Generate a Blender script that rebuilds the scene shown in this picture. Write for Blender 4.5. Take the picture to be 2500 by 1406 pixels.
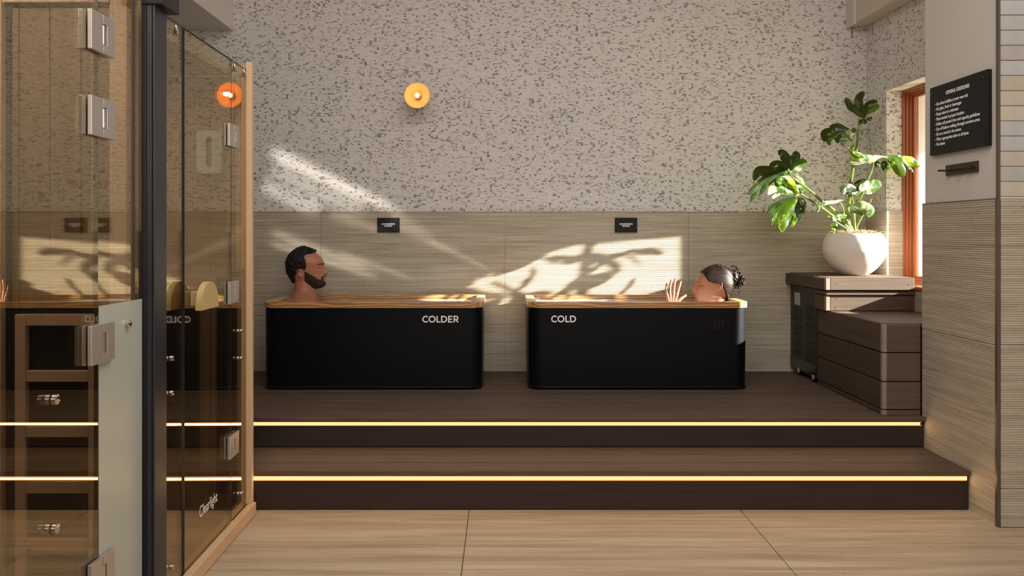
import bpy, bmesh, math, random
from mathutils import Vector, Matrix, noise as mnoise
random.seed(7)
for o in list(bpy.data.objects): bpy.data.objects.remove(o, do_unlink=True)
SC = bpy.context.scene
COL = SC.collection
PI = math.pi

# ---------------------------------------------------------------- camera
CAMZ = 1.18; FPX = 2000.0; VX = 1228.0; VY = 571.0
cam_d = bpy.data.cameras.new('camera'); cam = bpy.data.objects.new('camera', cam_d); COL.objects.link(cam)
cam.location = (0, 0, CAMZ); cam.rotation_euler = (PI/2, 0, 0)
cam_d.sensor_width = 36.0; cam_d.lens = FPX/2500*36
cam_d.shift_x = (1250-VX)/2500; cam_d.shift_y = (VY-703)/2500
cam_d.clip_start = 0.05
SC.camera = cam
def W(px, py, D):            # a point of the place at distance D, from its place in a 2500 x 1406 view
    return Vector(((px-VX)*D/FPX, D, CAMZ-(py-VY)*D/FPX))

# ---------------------------------------------------------------- light
SC.view_settings.view_transform = 'Standard'; SC.view_settings.look = 'None'
SC.view_settings.gamma = 1.0; SC.view_settings.exposure = 0.0
SC.view_settings.use_curve_mapping = False
wd = bpy.data.worlds.new('sky'); SC.world = wd; wd.use_nodes = True
wn = wd.node_tree; wn.nodes['Background'].inputs['Color'].default_value = (0.86, 0.93, 1.0, 1)
wn.nodes['Background'].inputs['Strength'].default_value = 0.9
def look(o, d):
    o.rotation_euler = Vector(d).to_track_quat('-Z', 'Y').to_euler()
SUN_DIR = Vector((-1.0, 0.233, -0.362))
sd = bpy.data.lights.new('sun', 'SUN'); sd.energy = 46; sd.angle = math.radians(0.5); sd.color = (1.0, 0.93, 0.82)
sun = bpy.data.objects.new('sun', sd); COL.objects.link(sun); look(sun, SUN_DIR); sun.location = (8, 2, 6)
def area(name, loc, d, sx, sy, e, color):
    l = bpy.data.lights.new(name, 'AREA'); l.shape = 'RECTANGLE'; l.size = sx; l.size_y = sy; l.energy = e; l.color = color
    o = bpy.data.objects.new(name, l); COL.objects.link(o); o.location = loc; look(o, d); return o
area('overhead_fill', (0.3, 2.3, 3.25), (0.0, 0.25, -1), 3.0, 2.4, 86, (1.0, 0.95, 0.90))  # added overhead fill light below the closed ceiling
area('rear_fill', (0.6, -1.7, 2.1), (0.0, 1, 0.05), 3.2, 1.8, 52, (1.0, 0.95, 0.90))  # added fill light in front of the solid rear wall

def glint_stand_in():
    # added spot standing in for bounced sunlight; the streaks are drawn into its beam
    S = (-0.985, 3.37, 1.78); l = bpy.data.lights.new('streak_stand_in', 'SPOT'); l.energy = 95; l.spot_size = math.radians(120); l.spot_blend = 0.2
    l.shadow_soft_size = 0.012; l.color = (1.0, 0.95, 0.86); o = bpy.data.objects.new('streak_stand_in', l); COL.objects.link(o); o.location = S; look(o, (-0.1, 1, -0.25))
    l.use_nodes = True; t = l.node_tree; N = t.nodes; em = [n for n in N if n.type == 'EMISSION'][0]
    def mt(op, a, b=0.0, c=0.0):
        n = N.new('ShaderNodeMath'); n.operation = op
        for x, s in zip((a, b, c), n.inputs):
            if isinstance(x, (int, float)): s.default_value = x
            else: t.links.new(x, s)
        return n.outputs[0]
    g = N.new('ShaderNodeNewGeometry'); sp = N.new('ShaderNodeSeparateXYZ'); t.links.new(g.outputs['Incoming'], sp.inputs[0])
    d = 5.156-S[1]
    X = mt('MULTIPLY_ADD', mt('DIVIDE', sp.outputs[0], sp.outputs[1]), d, S[0]); Z = mt('MULTIPLY_ADD', mt('DIVIDE', sp.outputs[2], sp.outputs[1]), d, S[2])
    tot = None
    # (x, z) start, (x, z) end, width at start, at end, strength
    wall = lambda px, py: ((px-VX)/387, CAMZ-(py-VY)/387)
    for (a, b, w0, w1, k) in (((650, 362), (985, 522), 16, 11, 1.3), ((655, 400), (905, 516), 30, 26, .62), ((635, 448), (790, 517), 16, 22, .85), ((800, 520), (960, 572), 14, 9, .45),
                              ((950, 527), (1060, 590), 22, 13, .6), ((1040, 582), (1205, 664), 10, 3.5, .8), ((655, 562), (930, 668), 11, 9, .95), ((820, 612), (1020, 686), 9, 5, .7), ((652, 590), (930, 682), 7, 7, 1.1), ((690, 590), (900, 662), 20, 12, .35)):
        A, B = wall(*a), wall(*b); L = math.hypot(B[0]-A[0], B[1]-A[1]); ux, uz = (B[0]-A[0])/L, (B[1]-A[1])/L
        dx, dz = mt('SUBTRACT', X, A[0]), mt('SUBTRACT', Z, A[1])
        s = mt('DIVIDE', mt('ADD', mt('MULTIPLY', dx, ux), mt('MULTIPLY', dz, uz)), L)
        q = mt('ADD', mt('MULTIPLY', dx, -uz), mt('MULTIPLY', dz, ux)); w = mt('MULTIPLY_ADD', s, (w1-w0)/387, w0/387)
        r = mt('DIVIDE', q, w); e = mt('POWER', 2.718, mt('MULTIPLY', mt('MULTIPLY', r, r), -1.0))
        en = mt('MULTIPLY', mt('MINIMUM', mt('MAXIMUM', mt('MULTIPLY', s, 9.0), 0.0), 1.0), mt('MINIMUM', mt('MAXIMUM', mt('MULTIPLY', mt('SUBTRACT', 1.0, s), 6.0), 0.0), 1.0))
        nz = N.new('ShaderNodeTexNoise'); nz.inputs['Scale'].default_value = 1.0; nz.inputs['Detail'].default_value = 2
        cb = N.new('ShaderNodeCombineXYZ'); t.links.new(mt('MULTIPLY', s, 1.4), cb.inputs[0]); t.links.new(mt('MULTIPLY', q, 55.0), cb.inputs[1]); cb.inputs[2].default_value = a[0]*0.01
        t.links.new(cb.outputs[0], nz.inputs['Vector'])
        v = mt('MULTIPLY', mt('MULTIPLY', mt('MULTIPLY', e, en), mt('MULTIPLY_ADD', nz.outputs[0], 1.5, 0.15)), k)
        tot = v if tot is None else mt('ADD', tot, v)
    t.links.new(mt('MAXIMUM', tot, 0.0), em.inputs['Strength'])
glint_stand_in()

# ---------------------------------------------------------------- node helpers
class NT:
    def __init__(s, name):
        s.m = bpy.data.materials.new(name); s.m.use_nodes = True; s.t = s.m.node_tree
        s.t.nodes.clear(); s.out = s.t.nodes.new('ShaderNodeOutputMaterial')
    def n(s, typ, **kw):
        nd = s.t.nodes.new(typ)
        for k, v in kw.items(): setattr(nd, k, v)
        return nd
    def l(s, a, b): s.t.links.new(a, b)
    def val(s, x, sock):
        if isinstance(x, (int, float, tuple, list)): sock.default_value = x
        else: s.l(x, sock)
    def math(s, op, a, b=0.0, c=0.0):
        nd = s.n('ShaderNodeMath', operation=op)
        s.val(a, nd.inputs[0]); s.val(b, nd.inputs[1]); s.val(c, nd.inputs[2]); return nd.outputs[0]
    def comb(s, x, y, z=0.0):
        nd = s.n('ShaderNodeCombineXYZ'); s.val(x, nd.inputs[0]); s.val(y, nd.inputs[1]); s.val(z, nd.inputs[2]); return nd.outputs[0]
    def obj(s):
        tc = s.n('ShaderNodeTexCoord'); sp = s.n('ShaderNodeSeparateXYZ'); s.l(tc.outputs['Object'], sp.inputs[0])
        s.objv = tc.outputs['Object']; return sp.outputs
    def pos(s):
        g = s.n('ShaderNodeNewGeometry'); sp = s.n('ShaderNodeSeparateXYZ'); s.l(g.outputs['Position'], sp.inputs[0]); return sp.outputs
    def noise(s, vec, scale=1.0, detail=2.0, rough=0.5, dist=0.0):
        nd = s.n('ShaderNodeTexNoise'); s.l(vec, nd.inputs['Vector'])
        nd.inputs['Scale'].default_value = scale; nd.inputs['Detail'].default_value = detail
        nd.inputs['Roughness'].default_value = rough; nd.inputs['Distortion'].default_value = dist
        return nd.outputs[0]
    def ramp(s, fac, stops, interp='LINEAR'):
        nd = s.n('ShaderNodeValToRGB'); s.l(fac, nd.inputs[0]); cr = nd.color_ramp; cr.interpolation = interp
        while len(cr.elements) < len(stops): cr.elements.new(0.5)
        for e, (p, c) in zip(cr.elements, stops):
            e.position = p; e.color = (*c, 1) if len(c) == 3 else c
        return nd.outputs[0]
    def mix(s, fac, a, b):
        nd = s.n('ShaderNodeMix', data_type='RGBA'); s.val(fac, nd.inputs[0])
        s.val((*a, 1) if isinstance(a, tuple) else a, nd.inputs[6]); s.val((*b, 1) if isinstance(b, tuple) else b, nd.inputs[7])
        return nd.outputs[2]
    def bump(s, h, strength=0.3, dist=0.002):
        nd = s.n('ShaderNodeBump'); s.l(h, nd.inputs['Height']); nd.inputs['Strength'].default_value = strength
        nd.inputs['Distance'].default_value = dist; return nd.outputs[0]
    def bsdf(s, color, rough=0.6, metal=0.0, normal=None, spec=None, **kw):
        b = s.n('ShaderNodeBsdfPrincipled')
        s.val((*color, 1) if isinstance(color, tuple) else color, b.inputs['Base Color'])
        s.val(rough, b.inputs['Roughness']); s.val(metal, b.inputs['Metallic'])
        if spec is not None: b.inputs['Specular IOR Level'].default_value = spec
        if normal is not None: s.l(normal, b.inputs['Normal'])
        for k, v in kw.items(): s.val(v, b.inputs[k.replace('_', ' ')])
        s.l(b.outputs[0], s.out.inputs[0]); return b
def srgb(r, g, b):
    f = lambda c: (c/255/12.92) if c/255 <= 0.04045 else ((c/255+0.055)/1.055)**2.4
    return (f(r), f(g), f(b))

M = {}
def plain(name, color, rough=0.6, metal=0.0, spec=None, grain=0.0, **kw):
    t = NT(name)
    if grain:
        t.obj(); nz = t.noise(t.objv, 60, 4)
        c = t.mix(nz, tuple(x*(1-grain) for x in color), tuple(min(1, x*(1+grain)) for x in color))
        t.bsdf(c, rough, metal, t.bump(nz, 0.15, 0.001), spec, **kw)
    else:
        t.obj(); nz = t.noise(t.objv, 25, 3); t.bsdf(color, t.math('MULTIPLY_ADD', nz, 0.08, rough-0.04), metal, None, spec, **kw)
    M[name] = t.m; return t.m

def mat_wallpaper():
    t = NT('wallpaper'); x, y, z = t.pos(); u = t.math('ADD', x, y)
    dark = None
    for (cw, seed, vs, thr, off) in ((0.0155, 1.7, 50, 0.61, 0.0), (0.0115, 9.1, 75, 0.62, 0.004), (0.0190, 5.3, 120, 0.635, 0.007)):
        ci = t.math('FLOOR', t.math('DIVIDE', t.math('ADD', u, off), cw))
        cx = t.math('MULTIPLY', ci, 3.77)
        rowo = t.math('MULTIPLY', t.math('FRACT', t.math('MULTIPLY', ci, 0.618)), 5)
        blk = t.noise(t.comb(cx, t.math('MULTIPLY', z, vs), seed), 1.0, 1.0, 0.5)
        m1 = t.math('SMOOTH_MIN', 1.0, t.math('MULTIPLY', t.math('SUBTRACT', blk, thr), 14), 0.05)
        stripe = t.math('FRACT', t.math('ADD', t.math('DIVIDE', z, 0.0085), rowo))
        st = t.math('MULTIPLY_ADD', t.math('LESS_THAN', stripe, 0.55), 0.75, 0.25)
        amp = t.noise(t.comb(t.math('MULTIPLY', ci, 1.9), t.math('MULTIPLY', z, 30), seed+4), 1.0, 1.0)
        v = t.math('MULTIPLY', t.math('MULTIPLY', t.math('MAXIMUM', m1, 0.0), st), t.math('MULTIPLY_ADD', amp, 1.6, -0.05))
        dark = v if dark is None else t.math('MAXIMUM', dark, v)
    dark = t.math('MINIMUM', t.math('MULTIPLY', dark, 1.5), 0.92)
    nz = t.noise(t.comb(u, z, 0.0), 6, 3)
    base = t.mix(nz, (0.665, 0.63, 0.585), (0.72, 0.685, 0.64))
    c = t.mix(dark, base, (0.13, 0.105, 0.085))
    t.bsdf(c, 0.85, 0, t.bump(dark, 0.15, 0.001), 0.2); M['wallpaper'] = t.m
mat_wallpaper()

def mat_travertine(name, c1, c2, c3, axis='H', rough=0.6, spec=0.3, sx=2.2, sz=70, pits=True):
    t = NT(name); x, y, z = t.pos()
    if axis == 'H':  # streaks along the horizontal of a wall
        u = t.math('ADD', x, y); vec = t.comb(t.math('MULTIPLY', u, sx), t.math('MULTIPLY', z, sz), 0.3)
        vec2 = t.comb(t.math('MULTIPLY', u, 45), t.math('MULTIPLY', z, 190), 3.3)
        vec3 = t.comb(t.math('MULTIPLY', u, 1.2), t.math('MULTIPLY', z, 9), 8.3)
    else:
        vec = t.comb(t.math('MULTIPLY', x, sx), t.math('MULTIPLY', y, sz), 0.3)
        vec2 = t.comb(t.math('MULTIPLY', x, 40), t.math('MULTIPLY', y, 160), 3.3)
        vec3 = t.comb(t.math('MULTIPLY', x, 1.2), t.math('MULTIPLY', y, 9), 8.3)
    n1 = t.noise(vec, 1.0, 5, 0.62, 0.4); n2 = t.noise(vec2, 1.0, 2, 0.5); n3 = t.noise(vec3, 1.0, 3, 0.5, 0.6)
    c = t.ramp(n1, [(0.28, c1), (0.5, c2), (0.72, c3)])
    c = t.mix(t.math('MULTIPLY', n3, 0.3), c, c2)
    if pits:
        p = t.math('MINIMUM', t.math('MAXIMUM', t.math('MULTIPLY', t.math('SUBTRACT', n2, 0.69), 12), 0), 0.75)
        c = t.mix(p, c, tuple(v*0.25 for v in c1))
    t.bsdf(c, rough, 0, t.bump(n1, 0.12, 0.001), spec); M[name] = t.m
mat_travertine('fluted_stone', (0.34, 0.283, 0.212), (0.48, 0.415, 0.325), (0.62, 0.55, 0.45))
mat_travertine('floor_stone', (0.29, 0.21, 0.14), (0.44, 0.335, 0.235), (0.60, 0.49, 0.36), axis='F', rough=0.5, spec=0.35, sx=1.4, sz=26)

def mat_deck(name, c1, c2, along='X', rough=0.62):
    t = NT(name); x, y, z = t.pos()
    if along == 'X': vec = t.comb(t.math('MULTIPLY', x, 3), t.math('MULTIPLY', y, 70), t.math('MULTIPLY', z, 70))
    else: vec = t.comb(t.math('MULTIPLY', x, 70), t.math('MULTIPLY', y, 3), t.math('MULTIPLY', z, 70))
    n1 = t.noise(vec, 1.0, 5, 0.6, 0.3)
    c = t.ramp(n1, [(0.25, c1), (0.75, c2)])
    oi = t.n('ShaderNodeObjectInfo')
    c = t.mix(t.math('MULTIPLY', oi.outputs['Random'], 0.35), c, tuple(v*0.78 for v in c1))
    t.bsdf(c, rough, 0, t.bump(n1, 0.25, 0.001), 0.3); M[name] = t.m
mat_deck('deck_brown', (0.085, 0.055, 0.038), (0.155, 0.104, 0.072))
mat_deck('shaded_brown', (0.028, 0.018, 0.013), (0.054, 0.034, 0.024))  # same decking, with the risers' shade put into the colour; also framing, screws
mat_deck('bench_side', (0.065, 0.042, 0.029), (0.12, 0.08, 0.056), along='Y')
mat_deck('bench_front', (0.09, 0.06, 0.042), (0.16, 0.11, 0.08))
mat_deck('cut_end', (0.24, 0.195, 0.145), (0.33, 0.275, 0.21))

def mat_wood(name, c1, c2, along='Z', ring=10.0, rough=0.5, fig=1.0, dist=2.5, coat=0.0):
    t = NT(name); x, y, z = t.obj(); k = {'X': (1.7 if fig > 1 else 0.6, 9, 9), 'Y': (9, 0.6, 9), 'Z': (9, 9, 0.6)}[along]
    vec = t.comb(t.math('MULTIPLY', x, k[0]), t.math('MULTIPLY', y, k[1]), t.math('MULTIPLY', z, k[2]))
    w = t.n('ShaderNodeTexWave', wave_type='RINGS', rings_direction=along)
    t.l(vec, w.inputs['Vector']); w.inputs['Scale'].default_value = ring/10; w.inputs['Distortion'].default_value = dist*2
    w.inputs['Detail'].default_value = 3; w.inputs['Detail Scale'].default_value = 0.8
    fine = t.noise(vec, 6, 4, 0.6)
    f = t.math('ADD', t.math('MULTIPLY', w.outputs[1], 0.6*fig), t.math('MULTIPLY', fine, 1-0.6*fig))
    c = t.ramp(f, [(0.1, c1), (0.85, c2)])
    t.bsdf(c, rough, 0, t.bump(fine, 0.1, 0.0005), 0.35, Coat_Weight=coat, Coat_Roughness=0.25); M[name] = t.m
mat_wood('pine', (0.60, 0.40, 0.235), (0.70, 0.50, 0.31), 'Z', 6, 0.55, 0.25)
mat_wood('pine_y', (0.62, 0.41, 0.235), (0.72, 0.51, 0.31), 'Y', 6, 0.5, 0.25)
mat_wood('cabin_wood', (0.30, 0.18, 0.10), (0.40, 0.26, 0.15), 'Z', 6, 0.55, 0.3)
mat_wood('cabin_board', (0.50, 0.36, 0.26), (0.58, 0.43, 0.32), 'Z', 6, 0.55, 0.25)
mat_wood('cabin_dark', (0.13, 0.085, 0.05), (0.19, 0.13, 0.08), 'Z', 6, 0.55, 0.3)
mat_wood('rim_wood', (0.26, 0.10, 0.025), (0.62, 0.33, 0.12), 'X', 24, 0.35, 1.1, 4.0, 0.4)
mat_wood('rim_wood_end', (0.50, 0.27, 0.10), (0.72, 0.46, 0.21), 'Y', 12, 0.35, 0.6, 2.0, 0.4)
mat_wood('window_wood', (0.27, 0.072, 0.022), (0.42, 0.125, 0.04), 'Z', 7, 0.4, 0.4, 1.0, 0.4)
mat_wood('handle_wood', (0.50, 0.36, 0.15), (0.60, 0.45, 0.21), 'Z', 5, 0.5, 0.2)

plain('paint', (0.60, 0.56, 0.51), 0.7); plain('ceiling_paint', (0.62, 0.58, 0.53), 0.8)
plain('beam_paint', (0.60, 0.53, 0.44), 0.75)
plain('grout', (0.42, 0.36, 0.27), 0.9); plain('dark_grout', (0.10, 0.075, 0.05), 0.9)
plain('black_shell', (0.0035, 0.004, 0.0058), 0.42, 0, 0.16, 0.15)
plain('black_gloss', (0.004, 0.004, 0.005), 0.2); plain('white_print', (0.90, 0.91, 0.93), 0.5)
plain('sign_black', (0.007, 0.006, 0.006), 0.5, 0, 0.25); plain('dark_metal', (0.028, 0.026, 0.032), 0.4, 0.6)
plain('anodised', (0.055, 0.055, 0.072), 0.35, 0.7); plain('trim_metal', (0.16, 0.13, 0.10), 0.4, 0.7)
plain('chrome', (0.62, 0.60, 0.60), 0.16, 1.0); plain('brushed_steel', (0.60, 0.565, 0.55), 0.42, 0.9)
plain('bronze', (0.075, 0.055, 0.035), 0.35, 0.8); plain('pot_clay', (0.70, 0.645, 0.58), 0.42, 0, 0.4)
plain('liner', (0.55, 0.60, 0.66), 0.4); plain('soil', (0.10, 0.065, 0.04), 0.95)
plain('sticker', (0.42, 0.42, 0.38), 0.5); plain('heater_black', (0.010, 0.009, 0.008), 0.5)
plain('copper', (0.85, 0.36, 0.16), 0.5, 0.0); plain('moss', (0.52, 0.38, 0.24), 0.9)
plain('device_white', (0.66, 0.74, 0.74), 0.4); plain('device_slot', (0.12, 0.11, 0.10), 0.4)
plain('machine', (0.022, 0.018, 0.014), 0.45); plain('silver_ring', (0.8, 0.78, 0.75), 0.15, 1.0)

def mat_glass(name, tint, refl, ior, rough=0.0):
    t = NT(name); lw = t.n('ShaderNodeLayerWeight'); f0 = ((ior-1)/(ior+1))**2
    fr = t.math('MULTIPLY_ADD', t.math('POWER', lw.outputs['Facing'], 5.0), 1-f0, f0)
    tr = t.n('ShaderNodeBsdfTransparent'); tr.inputs[0].default_value = (*tint, 1)
    gl = t.n('ShaderNodeBsdfGlossy'); gl.inputs['Color'].default_value = (*refl, 1); gl.inputs['Roughness'].default_value = rough
    mx = t.n('ShaderNodeMixShader'); t.l(fr, mx.inputs[0]); t.l(tr.outputs[0], mx.inputs[1]); t.l(gl.outputs[0], mx.inputs[2])
    t.l(mx.outputs[0], t.out.inputs[0]); M[name] = t.m
mat_glass('bronze_glass', (0.80, 0.77, 0.71), (0.97, 0.88, 0.70), 2.5)
mat_glass('clear_glass', (0.96, 0.98, 0.98), (1, 1, 1), 1.45)
mat_glass('bulb_glass', (1.0, 0.9, 0.75), (1, 1, 1), 1.45)
def mat_film():
    t = NT('frosted_film')
    b = t.bsdf((0.46, 0.48, 0.42), 0.28, 0, None, 0.5); M['frosted_film'] = t.m
    t = NT('smoke_film'); tr = t.n('ShaderNodeBsdfTransparent'); tr.inputs[0].default_value = (0.55, 0.55, 0.5, 1)
    df = t.n('ShaderNodeBsdfDiffuse'); df.inputs[0].default_value = (0.06, 0.065, 0.055, 1)
    mx = t.n('ShaderNodeMixShader'); mx.inputs[0].default_value = 0.35
    t.l(tr.outputs[0], mx.inputs[1]); t.l(df.outputs[0], mx.inputs[2]); t.l(mx.outputs[0], t.out.inputs[0]); M['smoke_film'] = t.m
mat_film()
def mat_emit(name, color, strength):
    t = NT(name); e = t.n('ShaderNodeEmission'); e.inputs[0].default_value = (*color, 1); e.inputs[1].default_value = strength
    t.l(e.outputs[0], t.out.inputs[0]); M[name] = t.m
mat_emit('led', (1.0, 0.52, 0.24), 1.75)
mat_emit('led_edge', (1.0, 0.33, 0.04), 0.9)
mat_emit('filament', (1.0, 0.72, 0.38), 45)
def mat_water():
    t = NT('water'); t.obj(); nz = t.noise(t.objv, 14, 3, 0.5, 0.5)
    b = t.bsdf((0.70, 0.80, 0.88), 0.03, 0, t.bump(nz, 0.5, 0.006), 0.5, IOR=1.33, Transmission_Weight=0.55); M['water'] = t.m
mat_water()
def mat_skin(name, c1, c2, rough=0.42):
    t = NT(name); t.obj(); n1 = t.noise(t.objv, 18, 3); n2 = t.noise(t.objv, 260, 3)
    c = t.mix(n1, c1, c2)
    t.bsdf(c, rough, 0, t.bump(n2, 0.12, 0.0006), 0.45, Subsurface_Weight=0.18, Subsurface_Radius=(0.012, 0.004, 0.002), Subsurface_Scale=1.0)
    M[name] = t.m
mat_skin('skin_man', (0.37, 0.14, 0.078), (0.47, 0.195, 0.115)); mat_skin('skin_woman', (0.37, 0.135, 0.07), (0.46, 0.185, 0.10))
plain('lips_man', (0.42, 0.16, 0.11), 0.4); plain('lips_woman', (0.42, 0.11, 0.07), 0.35); plain('lash', (0.02, 0.012, 0.01), 0.6)
def mat_hair(name, c1, c2, sx, sy, sz, rough):
    t = NT(name); x, y, z = t.obj()
    vec = t.comb(t.math('MULTIPLY', x, sx), t.math('MULTIPLY', y, sy), t.math('MULTIPLY', z, sz))
    n = t.noise(vec, 1.0, 4, 0.65, 0.6); c = t.ramp(n, [(0.3, c1), (0.7, c2)])
    t.bsdf(c, rough, 0, t.bump(n, 0.5, 0.0025), 0.28); M[name] = t.m
mat_hair('hair_black', (0.004, 0.003, 0.003), (0.018, 0.013, 0.011), 260, 260, 120, 0.55)
mat_hair('hair_wet', (0.004, 0.0025, 0.002), (0.028, 0.012, 0.008), 50, 300, 420, 0.38)
def mat_beard():
    t = NT('beard'); t.obj(); n = t.noise(t.objv, 900, 3, 0.7); m = t.noise(t.objv, 30, 2)
    c = t.mix(t.math('MULTIPLY', t.math('GREATER_THAN', t.math('ADD', n, t.math('MULTIPLY', m, 0.25)), 0.64), 0.45), (0.020, 0.011, 0.008), (0.15, 0.075, 0.045))
    t.bsdf(c, 0.7, 0, t.bump(n, 0.6, 0.002), 0.2); M['beard'] = t.m
mat_beard()
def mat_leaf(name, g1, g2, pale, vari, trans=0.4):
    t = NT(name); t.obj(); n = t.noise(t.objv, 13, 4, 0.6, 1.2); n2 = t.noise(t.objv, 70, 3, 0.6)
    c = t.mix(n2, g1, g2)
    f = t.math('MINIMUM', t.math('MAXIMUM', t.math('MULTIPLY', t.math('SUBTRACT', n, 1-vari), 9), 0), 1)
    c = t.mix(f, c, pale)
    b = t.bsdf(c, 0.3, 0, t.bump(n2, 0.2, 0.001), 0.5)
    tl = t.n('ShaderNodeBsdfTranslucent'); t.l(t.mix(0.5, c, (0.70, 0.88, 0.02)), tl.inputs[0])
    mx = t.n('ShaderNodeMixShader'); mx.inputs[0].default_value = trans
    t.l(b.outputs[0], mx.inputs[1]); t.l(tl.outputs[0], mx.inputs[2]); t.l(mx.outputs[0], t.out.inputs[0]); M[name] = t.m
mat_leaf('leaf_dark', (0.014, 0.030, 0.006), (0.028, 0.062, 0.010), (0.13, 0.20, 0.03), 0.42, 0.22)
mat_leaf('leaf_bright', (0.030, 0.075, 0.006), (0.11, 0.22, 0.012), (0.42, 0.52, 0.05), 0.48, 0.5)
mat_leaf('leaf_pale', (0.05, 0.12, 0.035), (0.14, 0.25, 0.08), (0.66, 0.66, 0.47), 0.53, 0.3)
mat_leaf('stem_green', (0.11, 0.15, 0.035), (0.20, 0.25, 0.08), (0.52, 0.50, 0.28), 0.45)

# ---------------------------------------------------------------- mesh helpers
class MB:
    def __init__(s): s.bm = bmesh.new()
    def box(s, x0, x1, y0, y1, z0, z1, bevel=0.0, seg=2):
        r = bmesh.ops.create_cube(s.bm, size=1)
        mt = Matrix.Translation(((x0+x1)/2, (y0+y1)/2, (z0+z1)/2)) @ Matrix.Diagonal((abs(x1-x0), abs(y1-y0), abs(z1-z0), 1))
        bmesh.ops.transform(s.bm, matrix=mt, verts=r['verts'])
        if bevel > 0:
            es = list({e for v in r['verts'] for e in v.link_edges})
            bmesh.ops.bevel(s.bm, geom=es, offset=bevel, segments=seg, profile=0.6, affect='EDGES')
        return s
    def poly(s, pts, vec):       # prism: polygon pts extruded by vec
        vec = Vector(vec); a = [s.bm.verts.new(p) for p in pts]; b = [s.bm.verts.new(Vector(p)+vec) for p in pts]
        n = len(pts)
        s.bm.faces.new(a); s.bm.faces.new(b[::-1])
        for i in range(n): s.bm.faces.new((a[i], b[i], b[(i+1) % n], a[(i+1) % n]))
        return s
    def lathe(s, prof, axis='Z', o=(0, 0, 0), n=48):
        o = Vector(o); rings = []
        for (r, h) in prof:
            ring = []
            for k in range(n):
                a = 2*PI*k/n; c, q = math.cos(a)*r, math.sin(a)*r
                p = {'Z': (c, q, h), 'Y': (c, h, q), 'X': (h, c, q)}[axis]
                ring.append(s.bm.verts.new(o+Vector(p)))
            rings.append(ring)
        for i in range(len(rings)-1):
            for k in range(n):
                try: s.bm.faces.new((rings[i][k], rings[i][(k+1) % n], rings[i+1][(k+1) % n], rings[i+1][k]))
                except ValueError: pass
        for ring in (rings[0], rings[-1]):
            try: s.bm.faces.new(ring)
            except ValueError: pass
        return s
    def tube(s, pts, rad, n=10, cap=True):
        pts = [Vector(p) for p in pts]; rings = []
        if not isinstance(rad, (list, tuple)): rad = [rad]*len(pts)
        up = Vector((0.13, 0.31, 1)).normalized()
        for i, p in enumerate(pts):
            t = (pts[min(i+1, len(pts)-1)]-pts[max(i-1, 0)]).normalized()
            a = t.cross(up)
            if a.length < 1e-4: a = t.cross(Vector((1, 0, 0)))
            a.normalize(); b = t.cross(a)
            rings.append([s.bm.verts.new(p+(a*math.cos(2*PI*k/n)+b*math.sin(2*PI*k/n))*rad[i]) for k in range(n)])
        for i in range(len(rings)-1):
            for k in range(n): s.bm.faces.new((rings[i][k], rings[i+1][k], rings[i+1][(k+1) % n], rings[i][(k+1) % n]))
        if cap: s.bm.faces.new(rings[0]); s.bm.faces.new(rings[-1][::-1])
        return s
    def ball(s, c, r, seg=20, rings=14, mat=None):
        rr = bmesh.ops.create_uvsphere(s.bm, u_segments=seg, v_segments=rings, radius=1)
        if not isinstance(r, (tuple, list)): r = (r, r, r)
        mt = Matrix.Translation(c) @ (mat if mat is not None else Matrix.Identity(4)) @ Matrix.Diagonal((*r, 1))
        bmesh.ops.transform(s.bm, matrix=mt, verts=rr['verts']); return s
    def capsule(s, a, b, ra, rb, n=18):
        a = Vector(a); b = Vector(b); pts = []; rad = []
        d = (b-a).normalized()
        for k in range(1, 6):
            th = PI/2*k/6; pts.append(a-d*ra*math.cos(th)); rad.append(ra*math.sin(th))
        for k in range(7): f = k/6; pts.append(a.lerp(b, f)); rad.append(ra+(rb-ra)*f)
        for k in range(1, 6):
            th = PI/2*k/6; pts.append(b+d*rb*math.sin(th)); rad.append(rb*math.cos(th))
        return s.tube(pts, rad, n)
    def build(s, name, mat, parent=None, smooth=False, recalc=True):
        if recalc: bmesh.ops.recalc_face_normals(s.bm, faces=s.bm.faces[:])
        me = bpy.data.meshes.new(name); s.bm.to_mesh(me); s.bm.free()
        me.materials.append(M[mat] if isinstance(mat, str) else mat)
        if smooth:
            for p in me.polygons: p.use_smooth = True
        o = bpy.data.objects.new(name, me); COL.objects.link(o)
        if parent is not None: o.parent = parent
        return o
def tag(o, label, cat, group=None):
    o['label'] = label; o['category'] = cat
    if group: o['group'] = group
    return o
def empty(name, loc, label=None, cat=None, group=None, rz=0):
    o = bpy.data.objects.new(name, None); COL.objects.link(o); o.location = loc; o.rotation_euler = (0, 0, rz)
    o.empty_display_size = 0.05
    if label: tag(o, label, cat, group)
    return o
def struct(o): o['kind'] = 'structure'; return o
def bx(name, mat, parent, *a, bevel=0.0, **k): return MB().box(*a, bevel=bevel).build(name, mat, parent, **k)
def smooth_angle(o, ang=40):
    me = o.data
    for p in me.polygons: p.use_smooth = True
    try: me.set_sharp_from_angle(angle=math.radians(ang))
    except Exception: pass
    return o
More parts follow.
